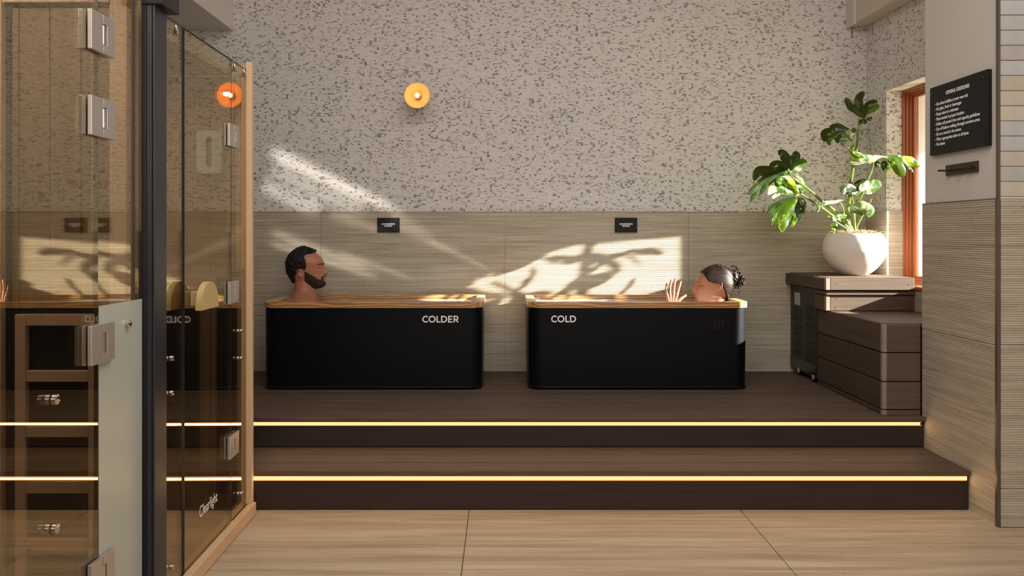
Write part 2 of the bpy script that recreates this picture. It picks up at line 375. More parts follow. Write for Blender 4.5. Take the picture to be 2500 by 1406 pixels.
def text_mesh(name, body, mat, parent, size=0.02, width=None, bold=0.0, extrude=0.0006, align='LEFT', frame=None, shear=0.0):
    c = bpy.data.curves.new(name+'_curve', 'FONT'); c.body = body; c.size = size; c.extrude = extrude; c.offset = bold; c.align_x = align; c.shear = shear
    o = bpy.data.objects.new(name+'_tmp', c); COL.objects.link(o)
    dg = bpy.context.evaluated_depsgraph_get(); dg.update()
    me = bpy.data.meshes.new_from_object(o.evaluated_get(dg)); COL.objects.unlink(o); bpy.data.objects.remove(o); bpy.data.curves.remove(c)
    if width:
        xs = [v.co.x for v in me.vertices]; f = width/(max(xs)-min(xs)); x0 = min(xs) if align == 'LEFT' else 0
        for v in me.vertices: v.co.x = (v.co.x-x0)*f
    me.materials.clear(); me.materials.append(M[mat]); me.name = name
    if frame is not None: me.transform(frame)
    r = bpy.data.objects.new(name, me); COL.objects.link(r)
    if parent is not None: r.parent = parent
    return r
def frame(o, x, y):
    x = Vector(x).normalized(); y = Vector(y).normalized(); z = x.cross(y)
    m = Matrix.Identity(4)
    for i in range(3): m[i][0] = x[i]; m[i][1] = y[i]; m[i][2] = z[i]; m[i][3] = o[i]
    return m

# ================================================================ the room
PY1_ = 3.884; YW = 5.168; XR = 2.292; XL = -2.95; ZC = 3.35; ZS = 0.317; ZT = 0.172; YF = -2.0
TILETOP = 1.316
def wall_slab(name, mat, x0, x1, y0, y1, z0, z1, parent=None):
    o = bx(name, mat, parent, x0, x1, y0, y1, z0, z1)
    return struct(o) if parent is None else o
wall_back = wall_slab('wall_back', 'wallpaper', XL, 2.56, YW, YW+0.12, 0, ZC)
wall_left = wall_slab('wall_left', 'paint', XL-0.1, XL, YF, YW+0.12, 0, ZC)
wall_rear = wall_slab('wall_rear', 'paint', XL, 2.66, YF-0.1, YF, 0, ZC)
wall_far_right = wall_slab('wall_near_right', 'paint', 2.56, 2.66, YF, PY1_, 0, ZC)
ceiling = wall_slab('ceiling', 'ceiling_paint', XL-0.1, 2.56, YF-0.1, YW+0.12, ZC, ZC+0.1)
# right wall with the window opening
WY0, WY1, WZ0, WZ1 = 4.212, 4.897, 0.885, 2.034
b = MB(); b.box(XR, XR+0.10, 3.885, WY0, 0, ZC); b.box(XR, XR+0.10, WY1, YW, 0, ZC)
b.box(XR, XR+0.10, WY0, WY1, 0, WZ0); b.box(XR, XR+0.10, WY0, WY1, WZ1, ZC)
wall_right = struct(b.build('wall_right', 'wallpaper'))
b = MB(); b.box(XR+0.10, XR+0.26, 3.885, WY0+0.03, 0, ZC); b.box(XR+0.10, XR+0.26, WY1+0.012, YW+0.12, 0, ZC)
b.box(XR+0.10, XR+0.26, WY0, WY1, 0, WZ0-0.02); b.box(XR+0.10, XR+0.26, WY0, WY1, WZ1-0.012, ZC)
b.build('outer_wall', 'paint', wall_right)
# beams
trim1 = struct(bx('trim_1', 'ceiling_paint', None, XL, -1.698, 0.0, YW, 2.46, ZC, bevel=0.004))
trim2 = struct(bx('trim_2', 'beam_paint', None, 2.181, XR, 3.885, YW, 2.485, ZC, bevel=0.012))
bx('beam_edge', 'ceiling_paint', trim2, 2.162, 2.181, 5.05, YW, 2.472, ZC, bevel=0.004)
# window
window = struct(empty('window_1', (XR+0.1, WY1, WZ0)))
def wbox(name, mat, *a, bevel=0.003):
    o = bx(name, mat, window, *a, bevel=bevel); o.data.transform(Matrix.Translation(-window.location)); return o
def ring(name, mat, x0, x1, in0, in1):   # rectangular ring: outer inset in0, inner inset in1
    b = MB()
    b.box(x0, x1, WY1-in1, WY1-in0, WZ0+in0, WZ1-in0, bevel=0.003)
    b.box(x0, x1, WY0+in0, WY0+in1, WZ0+in0, WZ1-in0, bevel=0.003)
    b.box(x0, x1, WY0+in1, WY1-in1, WZ1-in1, WZ1-in0, bevel=0.003)
    b.box(x0, x1, WY0+in1, WY1-in1, WZ0+in0, WZ0+in1, bevel=0.003)
    b.bm.transform(Matrix.Translation(-window.location))
    return b.build(name, mat, window)
f = ring('window_frame', 'window_wood', XR+0.093, XR+0.110, -0.012, 0.012)
ring('casing_bead', 'window_wood', XR+0.110, XR+0.125, -0.012, 0.022)
ring('inner_stop', 'window_wood', XR+0.125, XR+0.140, -0.012, 0.033)
ring('sash', 'window_wood', XR+0.140, XR+0.1616, -0.012, 0.048)
wbox('window_pane', 'clear_glass', XR+0.148, XR+0.153, WY0+0.04, WY1-0.04, WZ0+0.04, WZ1-0.04, bevel=0)
wbox('metal_stop', 'brushed_steel', XR+0.163, XR+0.170, WY1-0.054, WY1-0.044, WZ0+0.04, WZ1-0.04, bevel=0.001)
wbox('sill', 'window_wood', XR-0.012, XR+0.12, WY0, WY1-0.001, WZ0-0.02, WZ0+0.004, bevel=0.005)
# outside: added unseen blockers that shape the sun patch, and ground
sun_blocker = struct(bx('added_blocker', 'ceiling_paint', None, XR+0.26, 2.95, 3.0, 6.0, 2.02, 2.2, bevel=0.005))
b = MB(); b.poly([(2.9, 4.50, 2.03), (2.9, 4.578, 2.002), (2.9, 4.735, 1.815), (2.9, 5.05, 1.815), (2.9, 5.05, 2.03)], (0.03, 0, 0)); b.build('sun_patch_cutter', 'ceiling_paint', sun_blocker)  # unseen shape added to cut off the top of the sun patch
ground = struct(bx('ground_outside', 'floor_stone', None, XR+0.26, 14, -4, 12, -0.4, -0.3))

# ---- fluted stone panels (real grooves)
def fluted(name, w, z0, z1, thick, parent, mt, pitch=0.0094, depth=0.0024):
    """panel lying in local x (0..w), standing z0..z1, front towards -y at y=-thick; mt places it"""
    bm = bmesh.new(); prof = []; z = z0
    n = max(1, int(round((z1-z0)/pitch))); p = (z1-z0)/n
    prof.append((-thick, z0))
    for i in range(n):
        a = z0+i*p
        prof += [(-thick, a+p*0.50), (-thick+depth, a+p*0.64), (-thick+depth, a+p*0.86), (-thick, a+p)]
    L = [bm.verts.new((0.0, y, zz)) for y, zz in prof]; R = [bm.verts.new((w, y, zz)) for y, zz in prof]
    for i in range(len(prof)-1): bm.faces.new((L[i], R[i], R[i+1], L[i+1]))
    lb = bm.verts.new((0, 0, z0)); lt = bm.verts.new((0, 0, z1)); rb = bm.verts.new((w, 0, z0)); rt = bm.verts.new((w, 0, z1))
    bm.faces.new([lb]+L+[lt]); bm.faces.new(([rb]+R+[rt])[::-1]); bm.faces.new((lt, L[-1], R[-1], rt)); bm.faces.new((L[0], lb, rb, R[0]))
    bm.faces.new((lb, lt, rt, rb))
    bmesh.ops.recalc_face_normals(bm, faces=bm.faces[:])
    me = bpy.data.meshes.new(name); bm.to_mesh(me); bm.free(); me.transform(mt); me.materials.append(M['fluted_stone'])
    o = bpy.data.objects.new(name, me); COL.objects.link(o); o.parent = parent; return o
JZ = 0.733; G = 0.0022; TH = 0.012
xs = [XL, -2.292, -1.1447+0.0, 0.0129, 1.168, XR]
xs = [XL, -2.30, (785-VX)/387, (1233-VX)/387, (1680-VX)/387, XR]
for i in range(len(xs)-1):
    for (z0, z1) in ((0.146, JZ-G), (JZ+G*0.2, TILETOP)):
        fluted('wall_panel', xs[i+1]-xs[i]-G, z0, z1, TH, wall_back, Matrix.Translation((xs[i]+G/2, YW, 0)))
bx('joint_backing', 'grout', wall_back, XL, XR, YW-0.005, YW-0.0001, 0.146, TILETOP-0.001)
bx('tile_cap', 'trim_metal', wall_back, XL, XR-0.004, YW-TH-0.001, YW-0.0001, TILETOP, TILETOP+0.003)
# right wall panels: face -X ; local x -> +Y? front (-y local) must map to -X: local x -> -Y
def right_frame(X, Yend): return frame((X, Yend, 0), (0, -1, 0), (1, 0, 0)) @ Matrix.Identity(4)
def fl_right(w, z0, z1, X, Ystart, parent):     # starts at Ystart (far) and runs towards the camera
    m = Matrix(((0, 1, 0, X), (-1, 0, 0, Ystart), (0, 0, 1, 0), (0, 0, 0, 1)))
    return fluted('wall_panel', w, z0, z1, TH, parent, m)
fl_right(YW-TH-WY1-0.012, JZ, TILETOP, XR, YW-TH-0.001, wall_right)
fl_right(YW-TH-WY1-0.012, 0.146, JZ-G, XR, YW-TH-0.001, wall_right)
fl_right(WY1-3.89, 0.146, WZ0-0.022, XR, WY1-0.001, wall_right)
fl_right(0.04, WZ0+0.0, TILETOP, XR, WY1+0.012+0.0, wall_right)
# reveal (jamb) panel facing the camera: XR .. XR+0.095 at Y=WY1
fluted('wall_panel', 0.10, WZ0+0.004, TILETOP, 0.010, wall_right, Matrix.Translation((XR-0.006, WY1, 0)))

# ---- return wall at right (pillar side X=1.99, front Y=3.30)
PX = 1.99; PY0 = 3.30; PY1 = 3.885
wall_part = struct(bx('wall_partition', 'paint', None, PX+0.012, 2.558, PY0+0.012, PY1, 0, ZC))
fl_right(PY1+0.006-PY0-0.004, JZ, 1.322, PX+0.012, PY1+0.006, wall_part)
fl_right(PY1+0.006-PY0-0.004, 0.0, JZ-G, PX+0.012, PY1+0.006, wall_part)
for z0, z1 in ((0.155, JZ+0.0), (JZ+G, 1.322), (0.0, 0.153)):
    fluted('wall_panel', 0.54, z0, z1, TH, wall_part, Matrix.Translation((PX+0.016, PY0+0.012, 0)))
bx('corner_trim', 'trim_metal', wall_part, PX-0.002, PX+0.011, PY0-0.003, PY0+0.010, 0.0, 1.324)
bx('corner_trim', 'trim_metal', wall_part, PX+0.004, PX+0.013, PY0-0.001, PY0+0.014, 1.324, ZC)
bx('tile_cap', 'trim_metal', wall_part, PX-0.002, PX+0.012, PY0, PY1+0.006, 1.322, 1.3245)
bx('tile_cap', 'ceiling_paint', wall_part, PX+0.012, 2.556, PY0-0.001, PY0+0.012, 1.322, 1.329)
# glazed tiles above, stacked courses
tints = [(0.52, 0.47, 0.39), (0.47, 0.45, 0.43), (0.44, 0.41, 0.36), (0.55, 0.49, 0.40), (0.49, 0.48, 0.47), (0.50, 0.43, 0.34)]
gm = []
for i, c in enumerate(tints):
    t = NT('glazed_tile_tint'); t.obj(); nz = t.noise(t.objv, 9, 3, 0.6, 0.6)
    cc = t.mix(nz, tuple(v*0.86 for v in c), tuple(min(1, v*1.12) for v in c)); t.bsdf(cc, 0.22, 0, t.bump(nz, 0.3, 0.003), 0.5)
    gm.append(t.m)
tile_meshes = []
for g_ in gm:
    o = MB().box(0, 0.176, -0.010, 0, 0, 0.0590, bevel=0.0022, seg=1).build('tmp', g_); me = o.data; bpy.data.objects.remove(o); me.name = 'glazed_tile'; tile_meshes.append(me)
seq = [3, 1, 0, 4, 4, 3, 0, 5, 4, 2, 1, 1, 4, 0]
rows = int((ZC-1.332)/0.0610)
for r in range(rows):
    for c in range(3):
        k = seq[(r*1) % len(seq)] if c == 0 else (r*5+c*3+((r*c) % 4)) % 6
        z = 1.331+r*0.0610
        o = bpy.data.objects.new('wall_tile', tile_meshes[k]); COL.objects.link(o); o.parent = wall_part
        o.location = (PX+0.0135+c*0.178, PY0+0.012-random.uniform(0, 0.001), z)

# ---- floor tiles
floor = struct(bx('floor', 'dark_grout', None, XL, 2.56, YF, YW, -0.06, -0.004))
fxs = [-2.4627-0.0, -1.3037, -0.1447, 1.0143, 2.1733, 2.558]
def ftile(x0, x1, y0, y1):
    return bx('floor_tile', 'floor_stone', floor, x0+0.0016, x1-0.0016, y0+0.0016, y1-0.0016, -0.02, 0.0, bevel=0.0008)
ys = [3.089-0.5795*k for k in range(0, 9)]
for i in range(len(fxs)-1):
    for j in range(len(ys)-1):
        ftile(fxs[i], fxs[i+1], ys[j+1], ys[j])
    if i >= 3: ftile(fxs[i], fxs[i+1], 3.089, 3.295); ftile(fxs[i], min(fxs[i+1], 1.998) if i == 3 else fxs[i+1], 3.295, 3.56) if i == 3 else None
    else: ftile(fxs[i], fxs[i+1], 3.089, 3.6)
ftile(XL, fxs[0], ys[-1], 3.6)

# ================================================================ stepped deck
deck = empty('timber_deck', (0.0, 3.484, 0), 'wide brown composite decking platform with two lit steps under the black tubs', 'deck')
def dk(name, mat, *a, bevel=0.003):
    o = bx(name, mat, deck, *a, bevel=bevel); o.data.transform(Matrix.Translation(-deck.location)); return o
YA = 3.853; YB = 3.484       # nosing lines: upper, lower
# lower tread: three boards (front to back) and a narrow one
p = 0.1285
for k in range(3):
    y0 = YB+k*(p+0.004); dk('deck_board', 'deck_brown', XL+0.002, PX-0.001, y0, min(y0+p-0.003, 3.874), ZT-0.022, ZT)
dk('riser', 'shaded_brown', XL+0.002, PX-0.001, 3.499, 3.52, 0.006, ZT-0.022-0.0, bevel=0.001)
dk('riser', 'shaded_brown', XL+0.002, PX-0.001, 3.871, 3.89, ZT+0.004, ZS-0.018, bevel=0.001)
dk('framing', 'shaded_brown', XL+0.002, PX-0.002, 3.53, 3.86, 0.0, ZT-0.024, bevel=0)
dk('framing', 'shaded_brown', XL+0.002, PX-0.002, 3.895, 5.15, 0.0, ZS-0.024, bevel=0)
dk('framing', 'shaded_brown', XL+0.002, PX-0.002, 3.86, 3.871, 0.0, ZT-0.024, bevel=0)
nb = 10; pp = (YW-TH-0.001-YA)/nb
for k in range(nb):
    y0 = YA+k*pp; xr = PX-0.001 if k == 0 else XR-TH-0.001
    dk('deck_board', 'deck_brown', XL+0.002, xr, y0, y0+pp-0.008, ZS-0.017, ZS, bevel=0.0025)
dk('led_strip', 'led', XL+0.002, PX-0.02, 3.868, 3.8705, 0.2765, 0.2905, bevel=0)
dk('led_strip', 'led', XL+0.002, PX-0.01, 3.4955, 3.4985, 0.129, 0.145, bevel=0)
for (y_, z0_, z1_) in ((3.868, 0.2765, 0.2905), (3.4955, 0.129, 0.145)):
    dk('led_diffuser', 'led_edge', XL+0.002, PX-0.012, y_-0.0004, y_+0.002, z0_-0.0022, z0_-0.0001, bevel=0)
    dk('led_diffuser', 'led_edge', XL+0.002, PX-0.012, y_-0.0004, y_+0.002, z1_+0.0001, z1_+0.0018, bevel=0)
    area('led_light', (0.42, y_-0.004, (z0_+z1_)/2), (0, -1, -0.15), 3.1, 0.010, 1.3, (1.0, 0.62, 0.28))
# screws along boards
for (X_, Y_) in [(-0.9+0.55*i, 3.53) for i in range(6)]+[(-0.9+0.55*i, 3.68) for i in range(6)]:
    b = MB(); b.lathe([(0.003, 0), (0.003, 0.0006)], 'Z', (X_-deck.location.x, Y_-deck.location.y, ZT), 8); b.build('screw', 'shaded_brown', deck)

# ================================================================ corner bench
bench = empty('corner_bench', (1.9, 4.3, ZS), 'two tier brown decking corner bench under the potted plant', 'bench')
def bn(name, mat, *a, bevel=0.003):
    o = bx(name, mat, bench, *a, bevel=bevel); o.data.transform(Matrix.Translation(-bench.location)); return o
BX = 1.807; BF = 3.90; BB = 4.702
zz = [ZS+0.001, ZS+0.026, ZS+0.1595, ZS+0.2975, 0.752]
for i in range(4):
    z0, z1 = zz[i]+(0.002 if i else 0), zz[i+1]-0.003
    bn('side_board', 'bench_side', BX, BX+0.022, BF+0.022, BB, z0, z1, bevel=0.003)
    bn('front_board', 'bench_front', BX+0.022, PX-0.001+0.0, BF+0.001, BF+0.022, z0, z1, bevel=0.003)
    bn('corner_end', 'cut_end', BX-0.0005, BX+0.0215, BF, BF+0.0215, z0, z1, bevel=0.003)
# lower seat boards along X
y0 = BF+0.024; k = 0
bn('seat_edge', 'bench_side', BX+0.001, BX+0.024, BF+0.023, 4.535, 0.737, 0.753)
while y0 < 4.50:
    y1 = min(y0+0.128, 4.534); bn('seat_board', 'deck_brown', BX+0.027, (XR-TH-0.001) if y0 > 3.90 else PX, y0, y1, 0.735, 0.7525); y0 += 0.1325; k += 1
bn('core', 'shaded_brown', BX+0.03, XR-TH-0.002, 3.94, 4.70, ZS+0.002, 0.733, bevel=0)
# upper tier
UF = 4.537; BX0 = BX; BX = 1.787
bn('front_board', 'bench_front', BX+0.024, XR-TH-0.001, UF, UF+0.022, 0.7545, 0.838)
bn('corner_end', 'cut_end', BX, BX+0.023, UF-0.002, UF+0.022, 0.7545, 0.838)
bn('side_board', 'bench_side', BX, BX+0.022, UF+0.022, BB, 0.7545, 0.838)
bn('front_board', 'bench_front', BX-0.001, XR-TH-0.001, UF-0.010, UF+0.022, 0.842, 0.863)
bn('side_board', 'bench_side', BX, BX+0.022, UF+0.022, BB, 0.842, 0.863)
bn('core', 'shaded_brown', BX+0.024, XR-TH-0.002, UF+0.024, BB+0.002, 0.7545, 0.866, bevel=0)
BX = BX0; TX = 1.778; TF = 4.515; ZB = 0.938
bn('top_fascia', 'bench_front', TX+0.026, 2.268, TF, TF+0.022, 0.870, ZB-0.003)
bn('top_corner', 'cut_end', TX, TX+0.025, TF-0.0005, TF+0.022, 0.870, ZB-0.003)
bn('top_fascia', 'bench_side', TX, TX+0.022, TF+0.023, YW-TH-0.002, 0.870, ZB-0.003)
y0 = TF+0.024
while y0 < 5.13:
    y1 = min(y0+0.120, YW-TH-0.003); bn('top_board', 'deck_brown', TX+0.024, XR-TH-0.001, y0, y1, ZB-0.022, ZB); y0 += 0.1245
bn('top_board', 'bench_front', TX, 2.268, TF, TF+0.0235, ZB-0.002, ZB, bevel=0.0008)
bn('top_support', 'shaded_brown', TX+0.023, 2.27, TF+0.023, YW-TH-0.003, 0.878, ZB-0.023, bevel=0)
for (X_, Z_) in ((1.835, 0.905), (2.235, 0.9), (1.845, 0.823), (1.843, 0.772)):
    b = MB(); yy = TF if Z_ > 0.86 else UF
    b.lathe([(0.0028, 0), (0.0028, -0.0008)], 'Y', (X_-bench.location.x, yy-bench.location.y, Z_-bench.location.z), 8); b.build('screw', 'shaded_brown', bench)
for (X_, Z_) in ((BX+0.04, 0.725), (PX-0.02, 0.45), (BX+0.05, 0.45), (PX-0.02, 0.62), (BX+0.04, 0.60)):
    b = MB(); b.lathe([(0.0026, 0), (0.0026, -0.0008)], 'Y', (X_-bench.location.x, BF+0.001-bench.location.y, Z_-bench.location.z), 8); b.build('screw', 'shaded_brown', bench)

# ================================================================ chiller under the bench
CY0 = 4.722; CY1 = YW-TH-0.006
ch = empty('chiller', (2.0, 4.94, ZS), 'black slotted chiller cabinet tucked under the end of the corner bench', 'chiller')
def cb(name, mat, *a, bevel=0.004):
    o = bx(name, mat, ch, *a, bevel=bevel); o.data.transform(Matrix.Translation(-ch.location)); return o
cb('body', 'machine', BX+0.001, XR-TH-0.004, CY0, CY1, ZS+0.028, 0.865)
b = MB()
for side, (ya, yb) in enumerate(((CY0+0.04, CY0+0.185), (CY0+0.23, CY1-0.04))):
    for r in range(7):
        z1 = 0.73-r*0.052+ (0.03 if side == 0 else 0)
        n = 7
        for i in range(n):
            y = ya+(yb-ya)*(i+0.5)/n
            b.box(BX-0.001, BX+0.002, y-0.005, y+0.005, z1-0.038, z1)
b.bm.transform(Matrix.Translation(-ch.location)); b.build('vent_slot', 'black_gloss', ch)['kind'] = 'stuff'
cb('label_plate', 'sticker', BX-0.0015, BX+0.001, CY1-0.165, CY1-0.075, 0.745, 0.82, bevel=0.0005)
cb('lower_panel', 'black_gloss', BX-0.002, BX+0.001, CY0+0.005, CY1-0.005, ZS+0.04, 0.42, bevel=0.001)
for yy in (CY1-0.14, CY0+0.05):
    b = MB(); b.lathe([(0.010, -0.012), (0.027, -0.012), (0.027, 0.012), (0.010, 0.012)], 'X', (BX+0.012-ch.location.x, yy-ch.location.y, 0.029), 20); w_ = b.build('wheel', 'black_gloss', ch)
    b = MB(); b.lathe([(0.010, -0.016), (0.014, -0.016), (0.014, -0.0125), (0.010, -0.0125)], 'X', (BX+0.012-ch.location.x, yy-ch.location.y, 0.029), 20); h_ = b.build('wheel_hub', 'sticker', w_)

# ================================================================ plunge tubs
def rrect(x0, x1, y0, y1, r, n=8):
    pts = []
    for cx, cy, a0 in ((x1-r, y1-r, 0), (x0+r, y1-r, PI/2), (x0+r, y0+r, PI), (x1-r, y0+r, 1.5*PI)):
        for k in range(n+1):
            a = a0+PI/2*k/n; pts.append((cx+r*math.cos(a), cy+r*math.sin(a)))
    return pts
def strokes(name, word, x0, ztop, cap, adv, Y, parent, mat='white_print', th=0.19, dep=0.0012):
    """geometric capitals on a plane facing the camera"""
    b = MB()
    lay = [0]
    def P(cx, u, v): return Vector((cx+u*cap, Y+lay[0]*0.00012, ztop-cap+v*cap))
    def seg(cx, u0, v0, u1, v1, w=th):
        lay[0] = (lay[0]+1) % 5
        d = Vector((u1-u0, v1-v0)).normalized(); n = Vector((-d.y, d.x))*w/2
        b.poly([P(cx, u0+n.x, v0+n.y), P(cx, u1+n.x, v1+n.y), P(cx, u1-n.x, v1-n.y), P(cx, u0-n.x, v0-n.y)], (0, dep, 0))
    def arc(cx, u, v, ru, rv, a0, a1, n=26):
        lay[0] = (lay[0]+1) % 5
        for k in range(n):
            a = math.radians(a0+(a1-a0)*k/n); c = math.radians(a0+(a1-a0)*(k+1)/n)
            q = lambda t, m: P(cx, u+math.cos(t)*(ru+m), v+math.sin(t)*(rv+m))
            b.poly([q(a, th/2), q(c, th/2), q(c, -th/2), q(a, -th/2)], (0, dep, 0))
    h = th/2
    for ch_, cx in zip(word, adv):
        cx = x0+cx*cap
        if ch_ == 'C': arc(cx, 0.5, 0.5, 0.42, 0.42, 45, 315)
        if ch_ == 'O': arc(cx, 0.5, 0.5, 0.43, 0.42, 0, 360)
        if ch_ == 'L': seg(cx, h, 0, h, 1); seg(cx, 0, h, 0.58, h)
        if ch_ == 'D': seg(cx, h, 0, h, 1); seg(cx, 0, h, 0.42, h); seg(cx, 0, 1-h, 0.42, 1-h); arc(cx, 0.40, 0.5, 0.41, 0.5-h, -90, 90)
        if ch_ == 'E': seg(cx, h, 0, h, 1); seg(cx, 0, h, 0.64, h); seg(cx, 0, 1-h, 0.64, 1-h); seg(cx, 0, 0.51, 0.58, 0.51, th*0.9)
        if ch_ == 'R': seg(cx, h, 0, h, 1); seg(cx, 0, 1-h, 0.40, 1-h); seg(cx, 0, 0.42, 0.40, 0.42, th*0.95); arc(cx, 0.40, 0.67, 0.235, 0.245, -90, 90, 16); seg(cx, 0.36, 0.42, 0.68, 0.03, th)
        if ch_ == 'I': seg(cx, h, 0, h, 1)
        if ch_ == 'T': seg(cx, 0.3, 0, 0.3, 1); seg(cx, 0, 1-h, 0.62, 1-h)
    b.bm.transform(Matrix.Translation(-Vector(parent.location)))
    return b.build(name, mat, parent)
TY0 = 4.525; TY1 = 5.125; ZTUB = 0.803; ZRB = 0.771
def tub(X0, X1, label):
    t = empty('plunge_tub', ((X0+X1)/2, (TY0+TY1)/2, ZS), label, 'tub', 'black plunge tubs on the deck')
    o = t.location; n = 10; r = 0.082
    def local(b): b.bm.transform(Matrix.Translation(-Vector(o))); return b
    # shell: outer wall, tapering a little to the foot
    b = MB(); rings = []
    lev = [(ZS+0.001, 0.013, 0), (ZS+0.012, 0.004, 0), (ZS+0.02, 0.011, 0), (0.45, 0.009, 0), (ZRB, 0.006, 0)]
    for (z, ins, _) in lev: rings.append([b.bm.verts.new((x, y, z)) for x, y in rrect(X0+ins, X1-ins, TY0+ins, TY1-ins, r-ins*0.5, n)])
    inner = [(ZRB, 0.05), (0.42, 0.06), (0.365, 0.09)]
    for (z, ins) in inner: rings.append([b.bm.verts.new((x, y, z)) for x, y in rrect(X0+ins, X1-ins, TY0+ins, TY1-ins, 0.06, n)])
    m = len(rings[0])
    for i in range(len(rings)-1):
        for k in range(m): b.bm.faces.new((rings[i][k], rings[i][(k+1) % m], rings[i+1][(k+1) % m], rings[i+1][k]))
    b.bm.faces.new(rings[0]); b.bm.faces.new(rings[-1])
    smooth_angle(local(b).build('shell', 'black_shell', t), 35)
    # liner inside
    b = MB(); rings = []
    for (z, ins) in ((ZTUB-0.014, 0.0485), (0.43, 0.057), (0.372, 0.086)): rings.append([b.bm.verts.new((x, y, z)) for x, y in rrect(X0+ins+0.004, X1-ins-0.004, TY0+ins+0.004, TY1-ins-0.004, 0.05, n)])
    for i in range(2):
        for k in range(m): b.bm.faces.new((rings[i][k], rings[i][(k+1) % m], rings[i+1][(k+1) % m], rings[i+1][k]))
    b.bm.faces.new(rings[-1]); smooth_angle(local(b).build('liner', 'liner', t), 35)
    # wooden rim in four mitred lengths with rounded corners
    wd_ = 0.054; outer = rrect(X0, X1, TY0, TY1, r, n); q = n+1
    # corner order: NE, NW, SW, SE (arc of q points each)
    ix0, ix1, iy0, iy1 = X0+wd_, X1-wd_, TY0+wd_, TY1-wd_
    mid = n//2
    def seg(name, mat, pts_out, pts_in):
        b = MB(); lo = [(x, y, ZRB) for x, y in pts_out+pts_in]
        b.poly(lo, (0, 0, ZTUB-ZRB)); 
        bmesh.ops.recalc_face_normals(b.bm, faces=b.bm.faces[:])
        es = [e for e in b.bm.edges if abs(e.verts[0].co.z-e.verts[1].co.z) < 1e-6 and e.verts[0].co.z > ZTUB-1e-4]
        bmesh.ops.bevel(b.bm, geom=es, offset=0.005, segments=3, profile=0.6, affect='EDGES')
        return smooth_angle(local(b).build(name, mat, t), 40)
    NE = outer[0:q]; NW = outer[q:2*q]; SW = outer[2*q:3*q]; SE = outer[3*q:4*q]
    seg('rim_board', 'rim_wood', NE[mid:]+NW[:mid+1], [(ix0, iy1), (ix1, iy1)])
    seg('rim_board', 'rim_wood_end', NW[mid:]+SW[:mid+1], [(ix0, iy0), (ix0, iy1)])
    seg('rim_board', 'rim_wood', SW[mid:]+SE[:mid+1], [(ix1, iy0), (ix0, iy0)])
    seg('rim_board', 'rim_wood_end', SE[mid:]+NE[:mid+1], [(ix1, iy1), (ix1, iy0)])
    b = MB(); nx, ny = 60, 28; g = [[b.bm.verts.new((X0+0.054+(X1-X0-0.108)*i/nx, TY0+0.054+(TY1-TY0-0.108)*j/ny, 0.777+0.0018*mnoise.noise(Vector((i*0.33, j*0.4, X0*5))))) for j in range(ny+1)] for i in range(nx+1)]
    for i in range(nx):
        for j in range(ny): b.bm.faces.new((g[i][j], g[i+1][j], g[i+1][j+1], g[i][j+1]))
    local(b).build('water', 'water', t, smooth=True)
    return t
tubA = tub(-1.339, -0.109, 'black plunge tub lettered COLDER with the bearded man sitting in it')
tubB = tub(0.133, 1.369, 'black plunge tub lettered COLD with the dark haired woman bathing in it')
FY = TY0+0.0040
strokes('lettering', 'COLDER', (1031-VX)/442, CAMZ-(771-VY)/442, 0.0374, (0, 0.93, 2.08, 2.76, 3.80, 4.60), FY, tubA)
strokes('lettering', 'COLD', (1346-VX)/442, CAMZ-(770.5-VY)/442, 0.0374, (0, 0.93, 2.08, 2.76), FY, tubB)
strokes('moulded_lettering', 'LIT', (1745-VX)/442, CAMZ-(782-VY)/442, 0.048, (0, 0.42, 0.66), FY-0.0005, tubB, 'black_gloss', 0.15, 0.004)

# ================================================================ signs
def small_sign(x0, x1, label):
    s = empty('wall_sign', ((x0+x1)/2-VX, 0, 0), label, 'sign', 'small black notices on the stone wall')
    k = 389.0; X0 = (x0-VX)/k; X1 = (x1-VX)/k; z0 = CAMZ-(567.5-VY)/k; z1 = CAMZ-(531.5-VY)/k
    s.location = ((X0+X1)/2, YW-TH, z0)
    o = bx('sign_panel', 'sign_black', s, -(X1-X0)/2, (X1-X0)/2, -0.010, -0.0006, 0, z1-z0, bevel=0.001)
    for i, (tx, w) in enumerate((('SHOWER BEFORE', 0.083), ('ENTERING', 0.048))):
        m = frame((0, -0.0104, 0.049-i*0.0125), (1, 0, 0), (0, 0, 1))
        text_mesh('sign_text', tx, 'white_print', s, size=0.0125, width=w, bold=0.0004, extrude=0.0003, align='CENTER', frame=m)
    return s
small_sign(920.5, 975, 'small black shower notice on the stone wall above the COLDER tub')
small_sign(1501.5, 1556, 'small black shower notice on the stone wall above the COLD tub')

